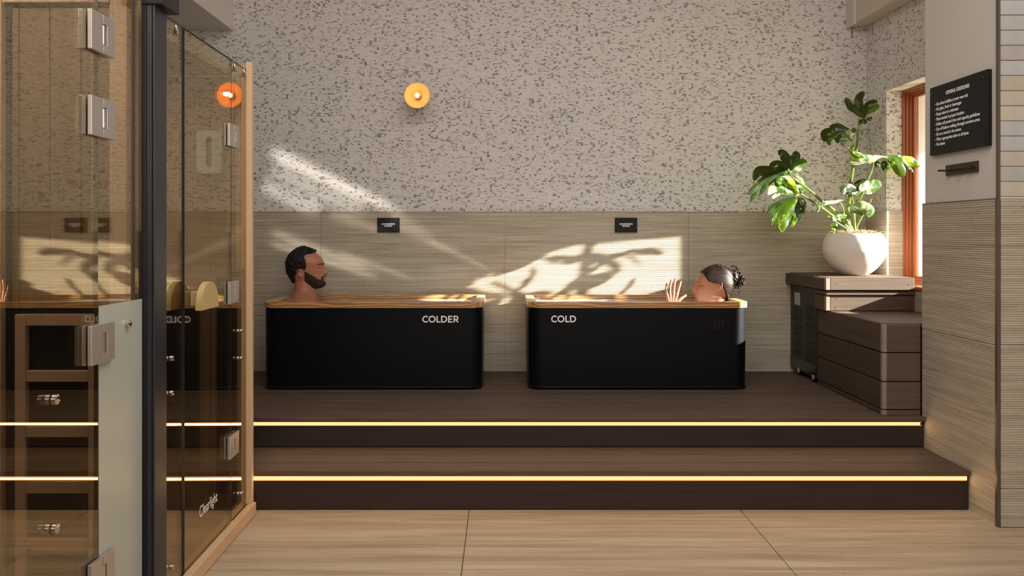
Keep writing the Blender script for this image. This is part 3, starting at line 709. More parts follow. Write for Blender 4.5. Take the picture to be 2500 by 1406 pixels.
gs = empty('guidelines_sign', (PX+0.012, 3.5775, 1.542), 'large black guidelines board with white text on the right wall', 'sign')
bx('sign_panel', 'sign_black', gs, -0.020, -0.001, -0.2255, 0.2255, 0, 0.313, bevel=0.0015)
for yy in (-0.203, 0.203):
    for zz_ in (0.03, 0.283):
        b = MB(); b.lathe([(0.006, -0.0225), (0.006, -0.0195)], 'X', (0, yy, zz_), 12); b.build('screw_cap', 'black_gloss', gs)
lines = ['Use these facilities at your own risk', 'No glass, food or beverages', 'Keep noise to a minimum', 'Place towels in proper location',
         'Follow all posted time and capacity guidelines', 'Dry off before walking through common areas', 'Sit on a towel in the saunas', 'Wear appropriate attire at all times', 'No shoes']
ends = [2362, 2346, 2339, 2352.5, 2391, 2391, 2345.5, 2364, 2306]
def yat(px): return 1.98*FPX/(px-VX)
ystart = yat(2285.5)
for i, tx in enumerate(lines):
    z = 1.766-0.0230*i-1.542; w = ystart-yat(ends[i])
    m = frame((-0.0204, ystart-3.5775, z), (0, -1, 0), (0, 0, 1))
    text_mesh('sign_text', tx, 'white_print', gs, size=0.0205, width=w, bold=0.0002, extrude=0.0003, frame=m)
    b = MB(); b.lathe([(0.0022, -0.0207), (0.0022, -0.020)], 'X', (0, ystart+0.0075-3.5775, z+0.006), 10); b.build('bullet', 'white_print', gs)
m = frame((-0.0204, yat(2308)-3.5775, 1.804-1.542), (0, -1, 0), (0, 0, 1))
text_mesh('sign_heading', 'GENERAL GUIDELINES', 'white_print', gs, size=0.022, width=yat(2308)-yat(2365.5), bold=0.0004, extrude=0.0003, frame=m)

hk = empty('hook_rack', (PX+0.012, 3.5675, 1.4645), 'bronze towel hook rail with three pegs below the guidelines board', 'hook rail')
bx('back_plate', 'bronze', hk, -0.009, -0.0005, -0.1225, 0.1225, -0.0235, 0.0235, bevel=0.0008)
for yy in (0.079, -0.003, -0.085):
    b = MB(); b.lathe([(0.004, -0.066), (0.0045, -0.065), (0.0045, -0.006)], 'X', (0, yy, -0.003), 14); smooth_angle(b.build('peg', 'bronze', hk))

# ================================================================ wall lamp
lx, ly, lz = -0.5225, YW, 2.0216
lamp = empty('wall_lamp', (lx, ly, lz), 'round copper wall lamp with a glowing globe bulb on the patterned wall', 'lamp')
def la(prof, name, mat, n=64): b = MB(); b.lathe(prof, 'Y', (0, 0, 0), n); return smooth_angle(b.build(name, mat, lamp), 40)
la([(0.045, -0.001), (0.045, -0.012), (0.040, -0.016), (0.012, -0.018), (0.011, -0.075), (0.020, -0.08)], 'wall_bracket', 'bronze')
la([(0.020, -0.078), (0.030, -0.085), (0.050, -0.125), (0.0745, -0.172), (0.0785, -0.188), (0.0765, -0.189), (0.071, -0.176), (0.045, -0.140), (0.022, -0.125), (0.003, -0.124)], 'lamp_shade', 'copper')
la([(0.016, -0.125), (0.016, -0.148), (0.012, -0.150)], 'bulb_socket', 'bronze')
b = MB(); b.ball((0, -0.190, 0), 0.0375, 32, 20); bulb = smooth_angle(b.build('bulb', 'bulb_glass', lamp), 80)
b = MB(); pts = []
for k in range(90):
    a = k/90*2*PI*3; pts.append((0.012*math.cos(a)*(1-k/200), -0.170-0.03*k/90, 0.012*math.sin(a)))
b.tube(pts, 0.0009, 6); b.ball((0, -0.185, 0), 0.006, 10, 8); b.build('filament', 'filament', bulb)
pl = bpy.data.lights.new('bulb_light', 'POINT'); pl.energy = 0.24; pl.color = (1.0, 0.76, 0.55); pl.shadow_soft_size = 0.012
po = bpy.data.objects.new('bulb_light', pl); COL.objects.link(po); po.location = (lx, ly-0.232, lz)

# ================================================================ sauna cabins
def hinge(parent, y, z, mat='brushed_steel', L=0.108, H=0.092):
    """glass to glass hinge on a pane in the local plane x = 0; y is the joint"""
    for sx in (1, -1):
        h = empty('hinge', (0, y, z)); h.parent = parent
        x0, x1 = (0.0055, 0.016) if sx > 0 else (-0.016, -0.0055)
        w = L/2
        bx('plate', mat, h, x0, x1, -w, -0.003, -H/2, H/2, bevel=0.0015)
        b = MB(); b.box(x0, x1, 0.018, w, -H/2, H/2, bevel=0.0015); b.box(x0, x1, 0.0, 0.020, H*0.26, H/2, bevel=0.0012); b.box(x0, x1, 0.0, 0.020, -H/2, -H*0.26, bevel=0.0012)
        b.build('plate', mat, h)
        b = MB(); b.lathe([(0.0048, -H*0.24), (0.0048, H*0.24)], 'Z', ((x0+x1)/2, 0.0085, 0), 14); b.build('pin', 'chrome', h)
def standoff(parent, y, z, r=0.011):
    b = MB()
    b.lathe([(r*0.8, -0.016), (r, -0.015), (r, -0.006)], 'X', (0, y, z), 18); b.lathe([(r, 0.006), (r, 0.015), (r*0.8, 0.016)], 'X', (0, y, z), 18)
    smooth_angle(b.build('glass_bolt', 'chrome', parent), 40)

# ---- far cabin (behind), turned very slightly
fc = empty('sauna_cabin', (-1.075, 3.45, 0), 'pine and bronze glass sauna cabin beside the steps, with a half round handle', 'sauna', rz=0.012)
L0 = -1.155
def fb(name, mat, *a, bevel=0.0015): return bx(name, mat, fc, *a, bevel=bevel)
fb('base_board', 'pine_y', 0.008, 0.036, L0, 0.0, 0.002, 0.052, bevel=0.003)
fb('base_board', 'pine_y', -0.03, 0.008, L0, 0.0, 0.002, 0.040, bevel=0.002)
fb('corner_post', 'pine', 0.0, 0.026, -0.032, -0.003, 0.052, 1.898, bevel=0.003)
fb('glazing_bead', 'pine', -0.022, 0.0, -0.020, -0.004, 0.052, 1.885, bevel=0.002)
fb('glazing_bead', 'pine', -0.045, -0.024, -0.022, -0.001, 0.052, 1.885, bevel=0.002)
GT = 1.864
fb('glass_pane', 'bronze_glass', -0.004, 0.004, L0, -0.742, 0.045, GT, bevel=0)
fb('glass_edge', 'anodised', -0.005, 0.005, -0.7415, -0.7355, 0.045, GT, bevel=0)
fb('door_seal', 'sign_black', -0.006, 0.006, -0.7350, -0.722, 0.045, GT, bevel=0)
fb('glass_door', 'bronze_glass', -0.004, 0.004, -0.721, -0.2335, 0.050, GT-0.002, bevel=0)
fb('door_seal', 'sign_black', -0.004, 0.004, -0.2330, -0.2285, 0.050, GT, bevel=0)
fb('glass_pane', 'bronze_glass', -0.004, 0.004, -0.228, -0.024, 0.045, GT, bevel=0)
fb('top_edge', 'sign_black', -0.0042, 0.0042, L0, -0.024, GT, GT+0.0025, bevel=0)
fb('frost_band', 'smoke_film', -0.0062, -0.0048, -0.226, -0.03, 0.06, 1.035, bevel=0)
for z in (1.565, 0.951, 0.350): hinge(fc, -0.226, z, L=0.115, H=0.088)
for (y, z) in ((-0.118, 0.786), (-0.118, 0.675), (-0.118, 0.125), (-0.842, 0.784), (-0.842, 0.673), (-0.842, 0.119)): standoff(fc, y, z, 0.008)
for y, z in ((-0.80, 1.842), (-0.20, 1.843), (-0.075, 1.845)):
    b = MB(); b.tube([(0.006, y, z+0.012), (0.009, y, z), (0.008, y+0.004, z-0.012), (0.014, y+0.008, z-0.017)], [0.004, 0.005, 0.005, 0.003], 10); smooth_angle(b.build('clip', 'chrome', fc), 60)
# half-round handles inside and out
hd = empty('door_handle', (0, -0.645, 0.925)); hd.parent = fc
for sx in (1, -1):
    pts = [(sx*0.045, -0.086, 0), (sx*0.045, 0.086, 0)]
    pts += [(sx*0.045, 0.086*math.cos(a), 0.092*math.sin(a)**0.85) for a in [PI*k/28 for k in range(1, 28)]]
    b = MB(); b.poly(pts, (sx*0.020, 0, 0)); o = b.build('paddle', 'handle_wood', hd); smooth_angle(o, 30)
b = MB(); b.box(-0.045, -0.0045, -0.022, 0.034, 0.012, 0.058, bevel=0.002); b.box(0.0045, 0.045, -0.022, 0.034, 0.012, 0.058, bevel=0.002); b.build('spacer', 'handle_wood', hd)
m = frame((0.0043, -0.578, 0.184), (0, 1, 0.0), (0, 0, 1))
text_mesh('glass_lettering', 'Clearlight', 'white_print', fc, size=0.056, width=0.186, extrude=0.0002, frame=m)
# walls of planks
def planks(parent, name, mat, axis, a0, a1, fixed0, fixed1, z0, z1, w, gap=0.0025):
    a = a0; k = 0
    while a < a1-0.01:
        b_ = min(a+w-gap, a1)
        args = (a, b_, fixed0, fixed1, z0, z1) if axis == 'x' else (fixed0, fixed1, a, b_, z0, z1)
        bx(name, mat, parent, *args, bevel=0.003); a += w; k += 1
DP = -1.05
planks(fc, 'wall_plank', 'cabin_wood', 'x', DP, -0.05, -0.030, -0.004, 0.04, 1.775, 0.1005)
fb('top_rail', 'cabin_wood', DP, -0.046, -0.042, -0.004, 1.778, 1.834)
planks(fc, 'wall_plank', 'cabin_wood', 'y', L0, -0.035, DP-0.025, DP, 0.04, 1.833, 0.112)
planks(fc, 'wall_plank', 'cabin_wood', 'x', DP, -0.03, L0-0.028, L0-0.002, 0.04, 1.833, 0.1005)
fb('roof', 'cabin_wood', DP-0.02, -0.060, L0-0.025, -0.045, 1.836, 1.856)
fb('cabin_floor', 'cabin_wood', DP-0.02, -0.031, L0, -0.004, 0.005, 0.038)
# bench and heaters inside
for k in range(4): fb('bench_slat', 'cabin_wood', DP+0.005+0.11*k, DP+0.11+0.11*k, L0+0.01, -0.05, 0.44, 0.46)
fb('bench_front', 'cabin_wood', DP+0.43, DP+0.445, L0+0.01, -0.05, 0.05, 0.44)
for x0 in (-0.36, -0.62, -0.88): fb('heater_panel', 'heater_black', x0, x0+0.17, -0.048, -0.032, 0.20 if x0 > -0.5 else 0.50, 0.93, bevel=0.002)
fb('dark_upright', 'heater_black', -0.115, -0.06, -0.048, -0.031, 0.10, 1.0, bevel=0.004)  # plain dark upright on the inner end wall
dv = empty('wall_dispenser', (-1.075-0.137, 3.41, 1.518), 'white rounded dispenser with a dark slot on the sauna inner wall', 'dispenser', rz=0.012)
b = MB(); pr = rrect(-0.05, 0.05, -0.088, 0.088, 0.014, 6); b.poly([(x, -0.012, z) for x, z in pr], (0, -0.026, 0)); smooth_angle(b.build('dispenser_case', 'device_white', dv), 30)
b = MB(); pr = rrect(-0.0105, 0.0105, -0.062, 0.062, 0.010, 6); b.poly([(x, -0.0375, z) for x, z in pr], (0, -0.002, 0)); b.build('slot', 'device_slot', dv)

# ---- near cabin
GX = -0.96
nc = empty('sauna_cabin', (GX, 2.165, 0), 'large glass fronted sauna cabin at the left edge, with frosted lower glass and steel hinges', 'sauna')
NB = -1.90
def nb_(name, mat, *a, bevel=0.0015, parent=None): return bx(name, mat, parent or nc, *a, bevel=bevel)
nb_('glass_door', 'bronze_glass', -0.004, 0.004, NB, -0.2315, 0.03, 1.93, bevel=0)
fx = empty('fixed_glass', (0, -0.115, 0)); fx.parent = nc; fx.rotation_euler = (0, 0, -0.0193)
nb_('glass_sheet', 'bronze_glass', -0.004, 0.004, -0.112, 0.112, 0.03, 1.93, bevel=0, parent=fx)
nb_('frosted_band', 'frosted_film', 0.0045, 0.0055, -0.1105, 0.112, 0.035, 1.009, bevel=0, parent=fx)
nb_('edge_line', 'anodised', -0.0045, 0.0045, -0.1145, -0.1125, 0.03, 1.93, bevel=0, parent=fx)
for z in (1.652, 1.454, 0.922, 0.372): hinge(nc, -0.228, z, L=0.112, H=0.092)
standoff(nc, -0.089, 0.953, 0.010); standoff(nc, -0.427, 0.829, 0.011); standoff(nc, -0.427, 0.555, 0.011)
# dark corner post between the cabins
for a in ((-0.001, 0.016, 0.001, 0.060), (0.016, 0.030, 0.004, 0.064), (0.030, 0.0325, 0.008, 0.068), (0.0325, 0.0385, 0.003, 0.075)):
    nb_('corner_post', 'dark_metal' if a[0] < 0.01 or a[0] == 0.030 else 'anodised', *a[:2], a[2], a[3], 0.0, 1.795, bevel=0.001)
nb_('corner_post', 'anodised', -0.03, 0.026, 0.060, 0.110, 0.0, 1.795, bevel=0.001)
nb_('post_cap', 'dark_metal', -0.002, 0.062, -0.002, 0.11, 1.786, 1.97, bevel=0.004)
# camera-facing far wall of the cabin
def wx(px, d=2.165): return (px-VX)*d/FPX-GX
def wz(py, d=2.165): return CAMZ-(py-VY)*d/FPX
FW = -0.004
nb_('corner_board', 'cabin_board', wx(287), -0.048, -0.045, FW, 0.03, 1.93)
nb_('corner_board', 'cabin_board', -0.046, -0.010, -0.052, FW, 0.03, 1.93, bevel=0.003)
nb_('side_board', 'cabin_board', -0.62, wx(20), -0.05, FW, 0.03, 1.93)
nb_('side_board', 'cabin_board', wx(20.5), wx(33), -0.055, FW, 0.03, 1.80, bevel=0.003)
nb_('top_board', 'cabin_board', wx(33), wx(287), -0.05, FW, wz(18), 1.93)
nb_('shadow_gap', 'dark_metal', wx(33.5), wx(44), -0.035, FW, 0.03, wz(18)-0.001)
nb_('shadow_gap', 'dark_metal', wx(44.5), wx(287), -0.035, FW, wz(25), wz(18)-0.001)
xs_ = [wx(44.5), wx(62), wx(136.5), wx(212), wx(287)]
for i in range(4): nb_('wall_plank', 'cabin_dark', xs_[i]+0.001, xs_[i+1]-0.001, -0.03, FW, 0.985, wz(25)-0.001, bevel=0.003)
nb_('back_panel', 'heater_black', wx(33.5), wx(287), -0.028, FW, 0.03, 0.984)
# heater behind a wooden guard
gd = empty('heater_guard', (0, 0, 0)); gd.parent = nc
def gx(px): return (px-VX)*2.12/FPX-GX
def gz(py): return CAMZ-(py-VY)*2.12/FPX
y0, y1 = -0.050, -0.030
nb_('stile', 'cabin_board', gx(38), gx(64), y0, y1, 0.04, gz(767), bevel=0.003, parent=gd)
nb_('stile', 'cabin_board', gx(217), gx(243), y0, y1, 0.04, gz(767), bevel=0.003, parent=gd)
top = gz(767); k = 0
for (a, b_) in ((767, 795), (905, 932), (1040, 1067), (1175, 1204), (1315, 1342), (1452, 1480), (1588, 1615)):
    nb_('rail', 'cabin_board', gx(64)+0.0005, gx(217)-0.0005, y0+0.001, y1, max(0.04, gz(b_)), gz(a), bevel=0.002, parent=gd)
# mesh behind: fine grid of bars
b = MB()
for z0, z1 in ((gz(1175), gz(1067)), (gz(1315), gz(1204)), (gz(1452), gz(1342))):
    n = 26
    for i in range(n): x = gx(64)+(gx(217)-gx(64))*(i+0.5)/n; b.box(x-0.0009, x+0.0009, -0.0405, -0.039, z0, z1)
    m_ = 18
    for j in range(m_): z = z0+(z1-z0)*(j+0.5)/m_; b.box(gx(64), gx(217), -0.0405, -0.039, z-0.0009, z+0.0009)
o = b.build('wire_mesh', 'bronze', gd); o['kind'] = 'stuff'
planks(nc, 'wall_plank', 'cabin_wood', 'y', NB, -0.06, -0.66, -0.63, 0.04, 1.93, 0.112)
planks(nc, 'wall_plank', 'cabin_wood', 'x', -0.62, -0.03, NB-0.03, NB-0.001, 0.04, 1.93, 0.11)
nb_('cabin_floor', 'cabin_wood', -0.66, -0.006, NB, FW, 0.004, 0.028)
nb_('roof', 'cabin_wood', -0.66, -0.006, NB, FW, 1.935, 1.96)

# unseen fill lights added to brighten the cabin interiors
for nm, loc, s, e in (('cabin_fill', (-1.27, 1.75, 1.915), (0.25, 0.35), 5.5), ('cabin_fill', (-1.60, 2.9, 1.825), (0.3, 0.6), 2.6)):
    area(nm, loc, (0, 0, -1), s[0], s[1], e, (1.0, 0.86, 0.70))

# ================================================================ potted plant
PCX, PCY = 2.058, 4.80
pot = empty('plant_pot', (PCX, PCY, ZB), 'round white clay pot on the corner bench holding the leafy plant', 'pot')
b = MB(); prof = [(0.058, 0.0005), (0.075, 0.004), (0.115, 0.035), (0.150, 0.078), (0.1705, 0.125), (0.1745, 0.155), (0.170, 0.195), (0.158, 0.228), (0.148, 0.243), (0.144, 0.2445), (0.140, 0.240), (0.146, 0.215)]
dense = []
def cr(p0, p1, p2, p3, t): return tuple(0.5*((2*p1[i])+(-p0[i]+p2[i])*t+(2*p0[i]-5*p1[i]+4*p2[i]-p3[i])*t*t+(-p0[i]+3*p1[i]-3*p2[i]+p3[i])*t**3) for i in range(len(p1)))
def spline(pts, n=6):
    out = []; P_ = [pts[0]]+list(pts)+[pts[-1]]
    for i in range(1, len(P_)-2):
        for k in range(n): out.append(cr(P_[i-1], P_[i], P_[i+1], P_[i+2], k/n))
    out.append(tuple(pts[-1])); return out
b.lathe(spline(prof, 5), 'Z', (0, 0, 0), 72); smooth_angle(b.build('pot_body', 'pot_clay', pot), 60)
b = MB(); b.lathe([(0.001, 0.238), (0.06, 0.240), (0.142, 0.230), (0.142, 0.20), (0.001, 0.20)], 'Z', (0, 0, 0), 48); b.build('potting_soil', 'soil', pot)
b = MB()
rr = random.Random(3)
for i in range(520):
    a = rr.uniform(0, 2*PI); r = 0.136*math.sqrt(rr.random()); z = 0.236+0.018*rr.random()+0.012*(1-r/0.14)
    p0 = Vector((r*math.cos(a), r*math.sin(a), z)); d = rr.uniform(0, 2*PI); l = rr.uniform(0.006, 0.020); pts = [p0]
    for k in range(4):
        d += rr.uniform(-1.3, 1.3); pts.append(pts[-1]+Vector((math.cos(d)*l*0.5, math.sin(d)*l*0.5, rr.uniform(-0.004, 0.006))))
    for q_ in pts: q_.z = max(q_.z, 0.232)
    b.tube(pts, 0.0011, 4, cap=False)
o = b.build('moss_topping', 'moss', pot); o['kind'] = 'stuff'
plant = empty('potted_monstera', (PCX, PCY, ZB+0.236), 'tall variegated split-leaf plant growing from the white pot', 'plant')
def toimg(reg, z, q): return (reg[0]+z[0]/q, reg[1]+z[1]/q)
R1 = ((1980, 200), 5.02); R2 = ((1810, 350), 6.115); R3 = ((1980, 440), 5.41)
def PX3(R, u, v, D): x, y = R[0][0]+u/R[1], R[0][1]+v/R[1]; return W(x, y, D)
def lobe(bm, R, pts, width, D0, D1, cup=0.25, tip=0.15, base=0.35, wob=0.0):
    """one finger of a leaf: curved ribbon with a folded, cupped cross-section; depth runs D0 -> D1"""
    sp = spline(pts, 6); n = len(sp); ww = width*1.18/R[1]*4.80/FPX; rows = []
    for i, (u, v) in enumerate(sp):
        t = i/(n-1); D = D0+(D1-D0)*t+0.02*math.sin(t*PI)*wob
        c = PX3(R, u, v, D); a = sp[max(i-1, 0)]; b_ = sp[min(i+1, n-1)]
        du, dv = b_[0]-a[0], b_[1]-a[1]; l = math.hypot(du, dv) or 1; nx, nz = dv/l, du/l   # across, in the picture plane
        if t < 0.5: s = base+(1-base)*math.sin(t/0.5*PI/2)
        else: s = 1.0 if t < 0.58 else tip*0.3+(1-tip*0.3)*max(0.0, 1-((t-0.58)/0.42)**2.4)**0.85
        s *= 1+0.06*math.sin(17*t+pts[0][0])
        h = ww*0.5*s; row = []
        for k in range(-3, 4):
            f = k/3; row.append(bm.verts.new(c+Vector((nx*h*f, h*cup*(abs(f)**1.2)*0.9+0.0016*math.sin(7*f+9*t)+0.0022*math.sin(13*t)*abs(f), nz*h*f))))
        rows.append(row)
    for i in range(n-1):
        for k in range(6): bm.faces.new((rows[i][k], rows[i][k+1], rows[i+1][k+1], rows[i+1][k]))
def leaf(mat, R, lobes, label=None):
    bm = bmesh.new()
    for l in lobes: lobe(bm, R, *l)
    bmesh.ops.solidify(bm, geom=bm.faces[:], thickness=0.0009)
    bm.transform(Matrix.Translation(-Vector(plant.location)))
    me = bpy.data.meshes.new('leaf'); bm.to_mesh(me); bm.free(); me.materials.append(M[mat])
    for p_ in me.polygons: p_.use_smooth = True
    me.set_sharp_from_angle(angle=math.radians(50))
    o = bpy.data.objects.new('leaf', me); COL.objects.link(o); o.parent = plant
    if label: o['label'] = label
    return o
def stem(R, pts, w, D, mat='stem_green'):
    sp = spline([(u, v, d) for (u, v), d in zip(pts, D)], 6)
    P_ = [PX3(R, u, v, d)-Vector(plant.location) for u, v, d in sp]; n = len(P_)
    if not isinstance(w, tuple): w = (w, w*0.8)
    rad = [(w[0]+(w[1]-w[0])*i/(n-1))/R[1]*4.80/FPX/2 for i in range(n)]
    b = MB(); b.tube(P_, rad, 12); return smooth_angle(b.build('stem', mat, plant), 60)
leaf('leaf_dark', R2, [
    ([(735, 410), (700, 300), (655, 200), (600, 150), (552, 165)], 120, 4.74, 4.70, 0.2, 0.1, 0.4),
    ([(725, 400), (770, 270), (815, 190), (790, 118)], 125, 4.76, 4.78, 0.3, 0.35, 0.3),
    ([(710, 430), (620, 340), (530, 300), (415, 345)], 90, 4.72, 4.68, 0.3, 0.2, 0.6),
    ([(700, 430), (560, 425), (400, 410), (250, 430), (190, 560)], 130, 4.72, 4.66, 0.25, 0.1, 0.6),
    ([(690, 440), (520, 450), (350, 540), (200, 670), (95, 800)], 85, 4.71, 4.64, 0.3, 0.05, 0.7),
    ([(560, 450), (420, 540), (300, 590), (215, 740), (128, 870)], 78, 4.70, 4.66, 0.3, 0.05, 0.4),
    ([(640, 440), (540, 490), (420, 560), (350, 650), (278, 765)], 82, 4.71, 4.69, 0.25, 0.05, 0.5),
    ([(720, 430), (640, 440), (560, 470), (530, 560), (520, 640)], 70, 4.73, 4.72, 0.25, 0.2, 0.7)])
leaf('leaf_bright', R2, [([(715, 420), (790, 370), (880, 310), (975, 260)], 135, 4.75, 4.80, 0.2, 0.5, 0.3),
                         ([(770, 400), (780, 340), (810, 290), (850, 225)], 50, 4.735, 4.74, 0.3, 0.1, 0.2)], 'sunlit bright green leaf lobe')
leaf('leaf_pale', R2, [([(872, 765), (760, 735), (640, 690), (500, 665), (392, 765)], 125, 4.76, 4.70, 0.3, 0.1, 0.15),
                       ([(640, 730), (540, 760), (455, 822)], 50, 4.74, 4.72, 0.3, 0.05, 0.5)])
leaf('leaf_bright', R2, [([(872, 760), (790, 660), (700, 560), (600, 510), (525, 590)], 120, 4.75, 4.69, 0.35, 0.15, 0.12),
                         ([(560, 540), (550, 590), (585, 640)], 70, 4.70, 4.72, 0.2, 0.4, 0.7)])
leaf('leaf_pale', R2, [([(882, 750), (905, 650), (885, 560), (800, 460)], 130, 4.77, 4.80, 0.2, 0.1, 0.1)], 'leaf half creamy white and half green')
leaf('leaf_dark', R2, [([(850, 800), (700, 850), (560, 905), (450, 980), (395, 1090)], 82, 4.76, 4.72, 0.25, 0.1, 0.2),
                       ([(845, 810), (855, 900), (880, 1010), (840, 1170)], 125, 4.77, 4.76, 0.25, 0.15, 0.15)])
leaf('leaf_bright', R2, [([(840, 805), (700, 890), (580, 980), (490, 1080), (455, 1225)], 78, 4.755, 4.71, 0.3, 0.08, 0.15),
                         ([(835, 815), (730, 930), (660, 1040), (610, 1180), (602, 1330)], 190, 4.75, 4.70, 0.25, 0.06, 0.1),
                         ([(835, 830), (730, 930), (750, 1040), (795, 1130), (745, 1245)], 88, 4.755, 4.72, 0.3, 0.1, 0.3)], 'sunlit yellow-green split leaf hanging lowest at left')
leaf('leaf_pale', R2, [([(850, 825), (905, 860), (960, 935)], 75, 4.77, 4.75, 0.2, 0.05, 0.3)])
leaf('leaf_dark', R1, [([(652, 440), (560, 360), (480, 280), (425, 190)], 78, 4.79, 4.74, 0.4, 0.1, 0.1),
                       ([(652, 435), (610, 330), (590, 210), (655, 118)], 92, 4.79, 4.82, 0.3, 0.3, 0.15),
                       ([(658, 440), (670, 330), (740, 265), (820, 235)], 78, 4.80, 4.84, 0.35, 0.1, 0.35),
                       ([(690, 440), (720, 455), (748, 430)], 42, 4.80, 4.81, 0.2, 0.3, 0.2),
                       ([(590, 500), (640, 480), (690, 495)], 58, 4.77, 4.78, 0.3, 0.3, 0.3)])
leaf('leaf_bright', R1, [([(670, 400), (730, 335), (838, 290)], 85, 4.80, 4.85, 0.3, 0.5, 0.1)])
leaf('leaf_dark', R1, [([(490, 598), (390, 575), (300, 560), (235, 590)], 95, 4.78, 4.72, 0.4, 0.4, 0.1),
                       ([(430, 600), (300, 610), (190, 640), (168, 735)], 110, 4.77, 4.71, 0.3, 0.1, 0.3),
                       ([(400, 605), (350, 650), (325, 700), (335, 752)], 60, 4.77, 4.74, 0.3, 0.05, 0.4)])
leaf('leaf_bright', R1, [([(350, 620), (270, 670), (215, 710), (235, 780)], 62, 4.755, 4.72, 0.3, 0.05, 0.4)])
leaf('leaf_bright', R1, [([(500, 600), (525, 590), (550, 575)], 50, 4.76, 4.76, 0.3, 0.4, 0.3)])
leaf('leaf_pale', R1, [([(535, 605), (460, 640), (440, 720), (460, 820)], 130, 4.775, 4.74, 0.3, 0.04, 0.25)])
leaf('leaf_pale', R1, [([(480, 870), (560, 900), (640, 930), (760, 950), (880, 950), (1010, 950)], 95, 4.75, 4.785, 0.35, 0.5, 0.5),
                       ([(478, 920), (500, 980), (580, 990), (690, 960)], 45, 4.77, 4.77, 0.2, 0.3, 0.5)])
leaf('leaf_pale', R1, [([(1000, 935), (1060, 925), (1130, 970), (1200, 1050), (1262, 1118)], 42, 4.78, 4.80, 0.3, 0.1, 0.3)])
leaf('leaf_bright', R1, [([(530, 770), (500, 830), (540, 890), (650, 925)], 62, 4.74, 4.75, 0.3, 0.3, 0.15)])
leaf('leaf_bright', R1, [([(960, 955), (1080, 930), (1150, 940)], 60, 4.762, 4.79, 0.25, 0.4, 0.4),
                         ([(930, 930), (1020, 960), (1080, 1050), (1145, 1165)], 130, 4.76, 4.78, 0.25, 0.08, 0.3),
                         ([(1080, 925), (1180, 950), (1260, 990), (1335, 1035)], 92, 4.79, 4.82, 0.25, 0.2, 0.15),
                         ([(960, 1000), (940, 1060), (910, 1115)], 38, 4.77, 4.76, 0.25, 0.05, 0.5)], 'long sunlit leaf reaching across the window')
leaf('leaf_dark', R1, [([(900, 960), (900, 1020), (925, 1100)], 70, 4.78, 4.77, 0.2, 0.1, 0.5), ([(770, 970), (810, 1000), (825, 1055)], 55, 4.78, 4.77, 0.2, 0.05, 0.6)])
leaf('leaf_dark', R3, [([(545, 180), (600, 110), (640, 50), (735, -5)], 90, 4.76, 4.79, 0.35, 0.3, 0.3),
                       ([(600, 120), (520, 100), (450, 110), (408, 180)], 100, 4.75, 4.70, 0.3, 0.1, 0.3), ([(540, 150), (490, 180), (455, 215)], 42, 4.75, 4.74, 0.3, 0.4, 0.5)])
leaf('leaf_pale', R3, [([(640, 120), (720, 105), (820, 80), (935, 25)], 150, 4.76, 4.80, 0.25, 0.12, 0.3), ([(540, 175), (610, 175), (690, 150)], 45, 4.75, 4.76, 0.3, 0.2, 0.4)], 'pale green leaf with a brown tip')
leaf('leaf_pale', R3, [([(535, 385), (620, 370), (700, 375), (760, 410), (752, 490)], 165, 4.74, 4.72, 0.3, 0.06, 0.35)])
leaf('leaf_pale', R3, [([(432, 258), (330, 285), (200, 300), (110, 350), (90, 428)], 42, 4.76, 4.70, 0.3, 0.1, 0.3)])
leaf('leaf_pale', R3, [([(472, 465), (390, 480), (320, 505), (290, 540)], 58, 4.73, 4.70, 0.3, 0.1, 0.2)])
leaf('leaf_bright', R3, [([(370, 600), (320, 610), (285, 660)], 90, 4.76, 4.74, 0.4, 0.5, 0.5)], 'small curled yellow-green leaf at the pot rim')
stem(R1, [(655, 450), (600, 540), (575, 620), (575, 720), (552, 840), (530, 960), (505, 1100), (485, 1250)], (30, 42), [4.79, 4.79, 4.79, 4.79, 4.80, 4.80, 4.80, 4.80])
stem(R1, [(600, 400), (598, 450), (585, 520)], (8, 26), [4.80, 4.80, 4.79])
stem(R3, [(525, 0), (515, 190), (490, 320), (480, 430), (500, 560), (530, 680)], (42, 62), [4.80, 4.80, 4.80, 4.80, 4.80, 4.80])
stem(R3, [(530, 190), (552, 290), (556, 400), (570, 520), (575, 680)], (20, 30), [4.76, 4.77, 4.78, 4.79, 4.79])
stem(R3, [(690, 155), (640, 260), (600, 350), (570, 450), (575, 600), (580, 680)], (28, 38), [4.76, 4.77, 4.80, 4.80, 4.80, 4.80])
stem(R3, [(798, 248), (740, 350), (680, 460), (610, 600), (590, 680)], (26, 30), [4.84, 4.84, 4.83, 4.82, 4.81])
stem(R3, [(385, 290), (420, 360), (440, 460), (490, 580), (540, 680)], (12, 26), [4.75, 4.75, 4.75, 4.77, 4.78])
stem(R3, [(-250, -40), (0, 150), (170, 300), (340, 430), (480, 560), (540, 680)], (24, 66), [4.75, 4.76, 4.77, 4.78, 4.79, 4.79])
stem(R3, [(-140, 185), (0, 268), (160, 380), (320, 500), (450, 600), (530, 680)], (26, 52), [4.765, 4.76, 4.75, 4.76, 4.77, 4.78])
stem(R3, [(215, 475), (330, 550), (440, 620), (530, 680)], (18, 26), [4.72, 4.73, 4.75, 4.76])
stem(R1, [(765, 985), (745, 1080), (700, 1195)], (22, 22), [4.78, 4.78, 4.77])
stem(R1, [(480, 600), (520, 600), (565, 600)], (18, 28), [4.78, 4.78, 4.785])

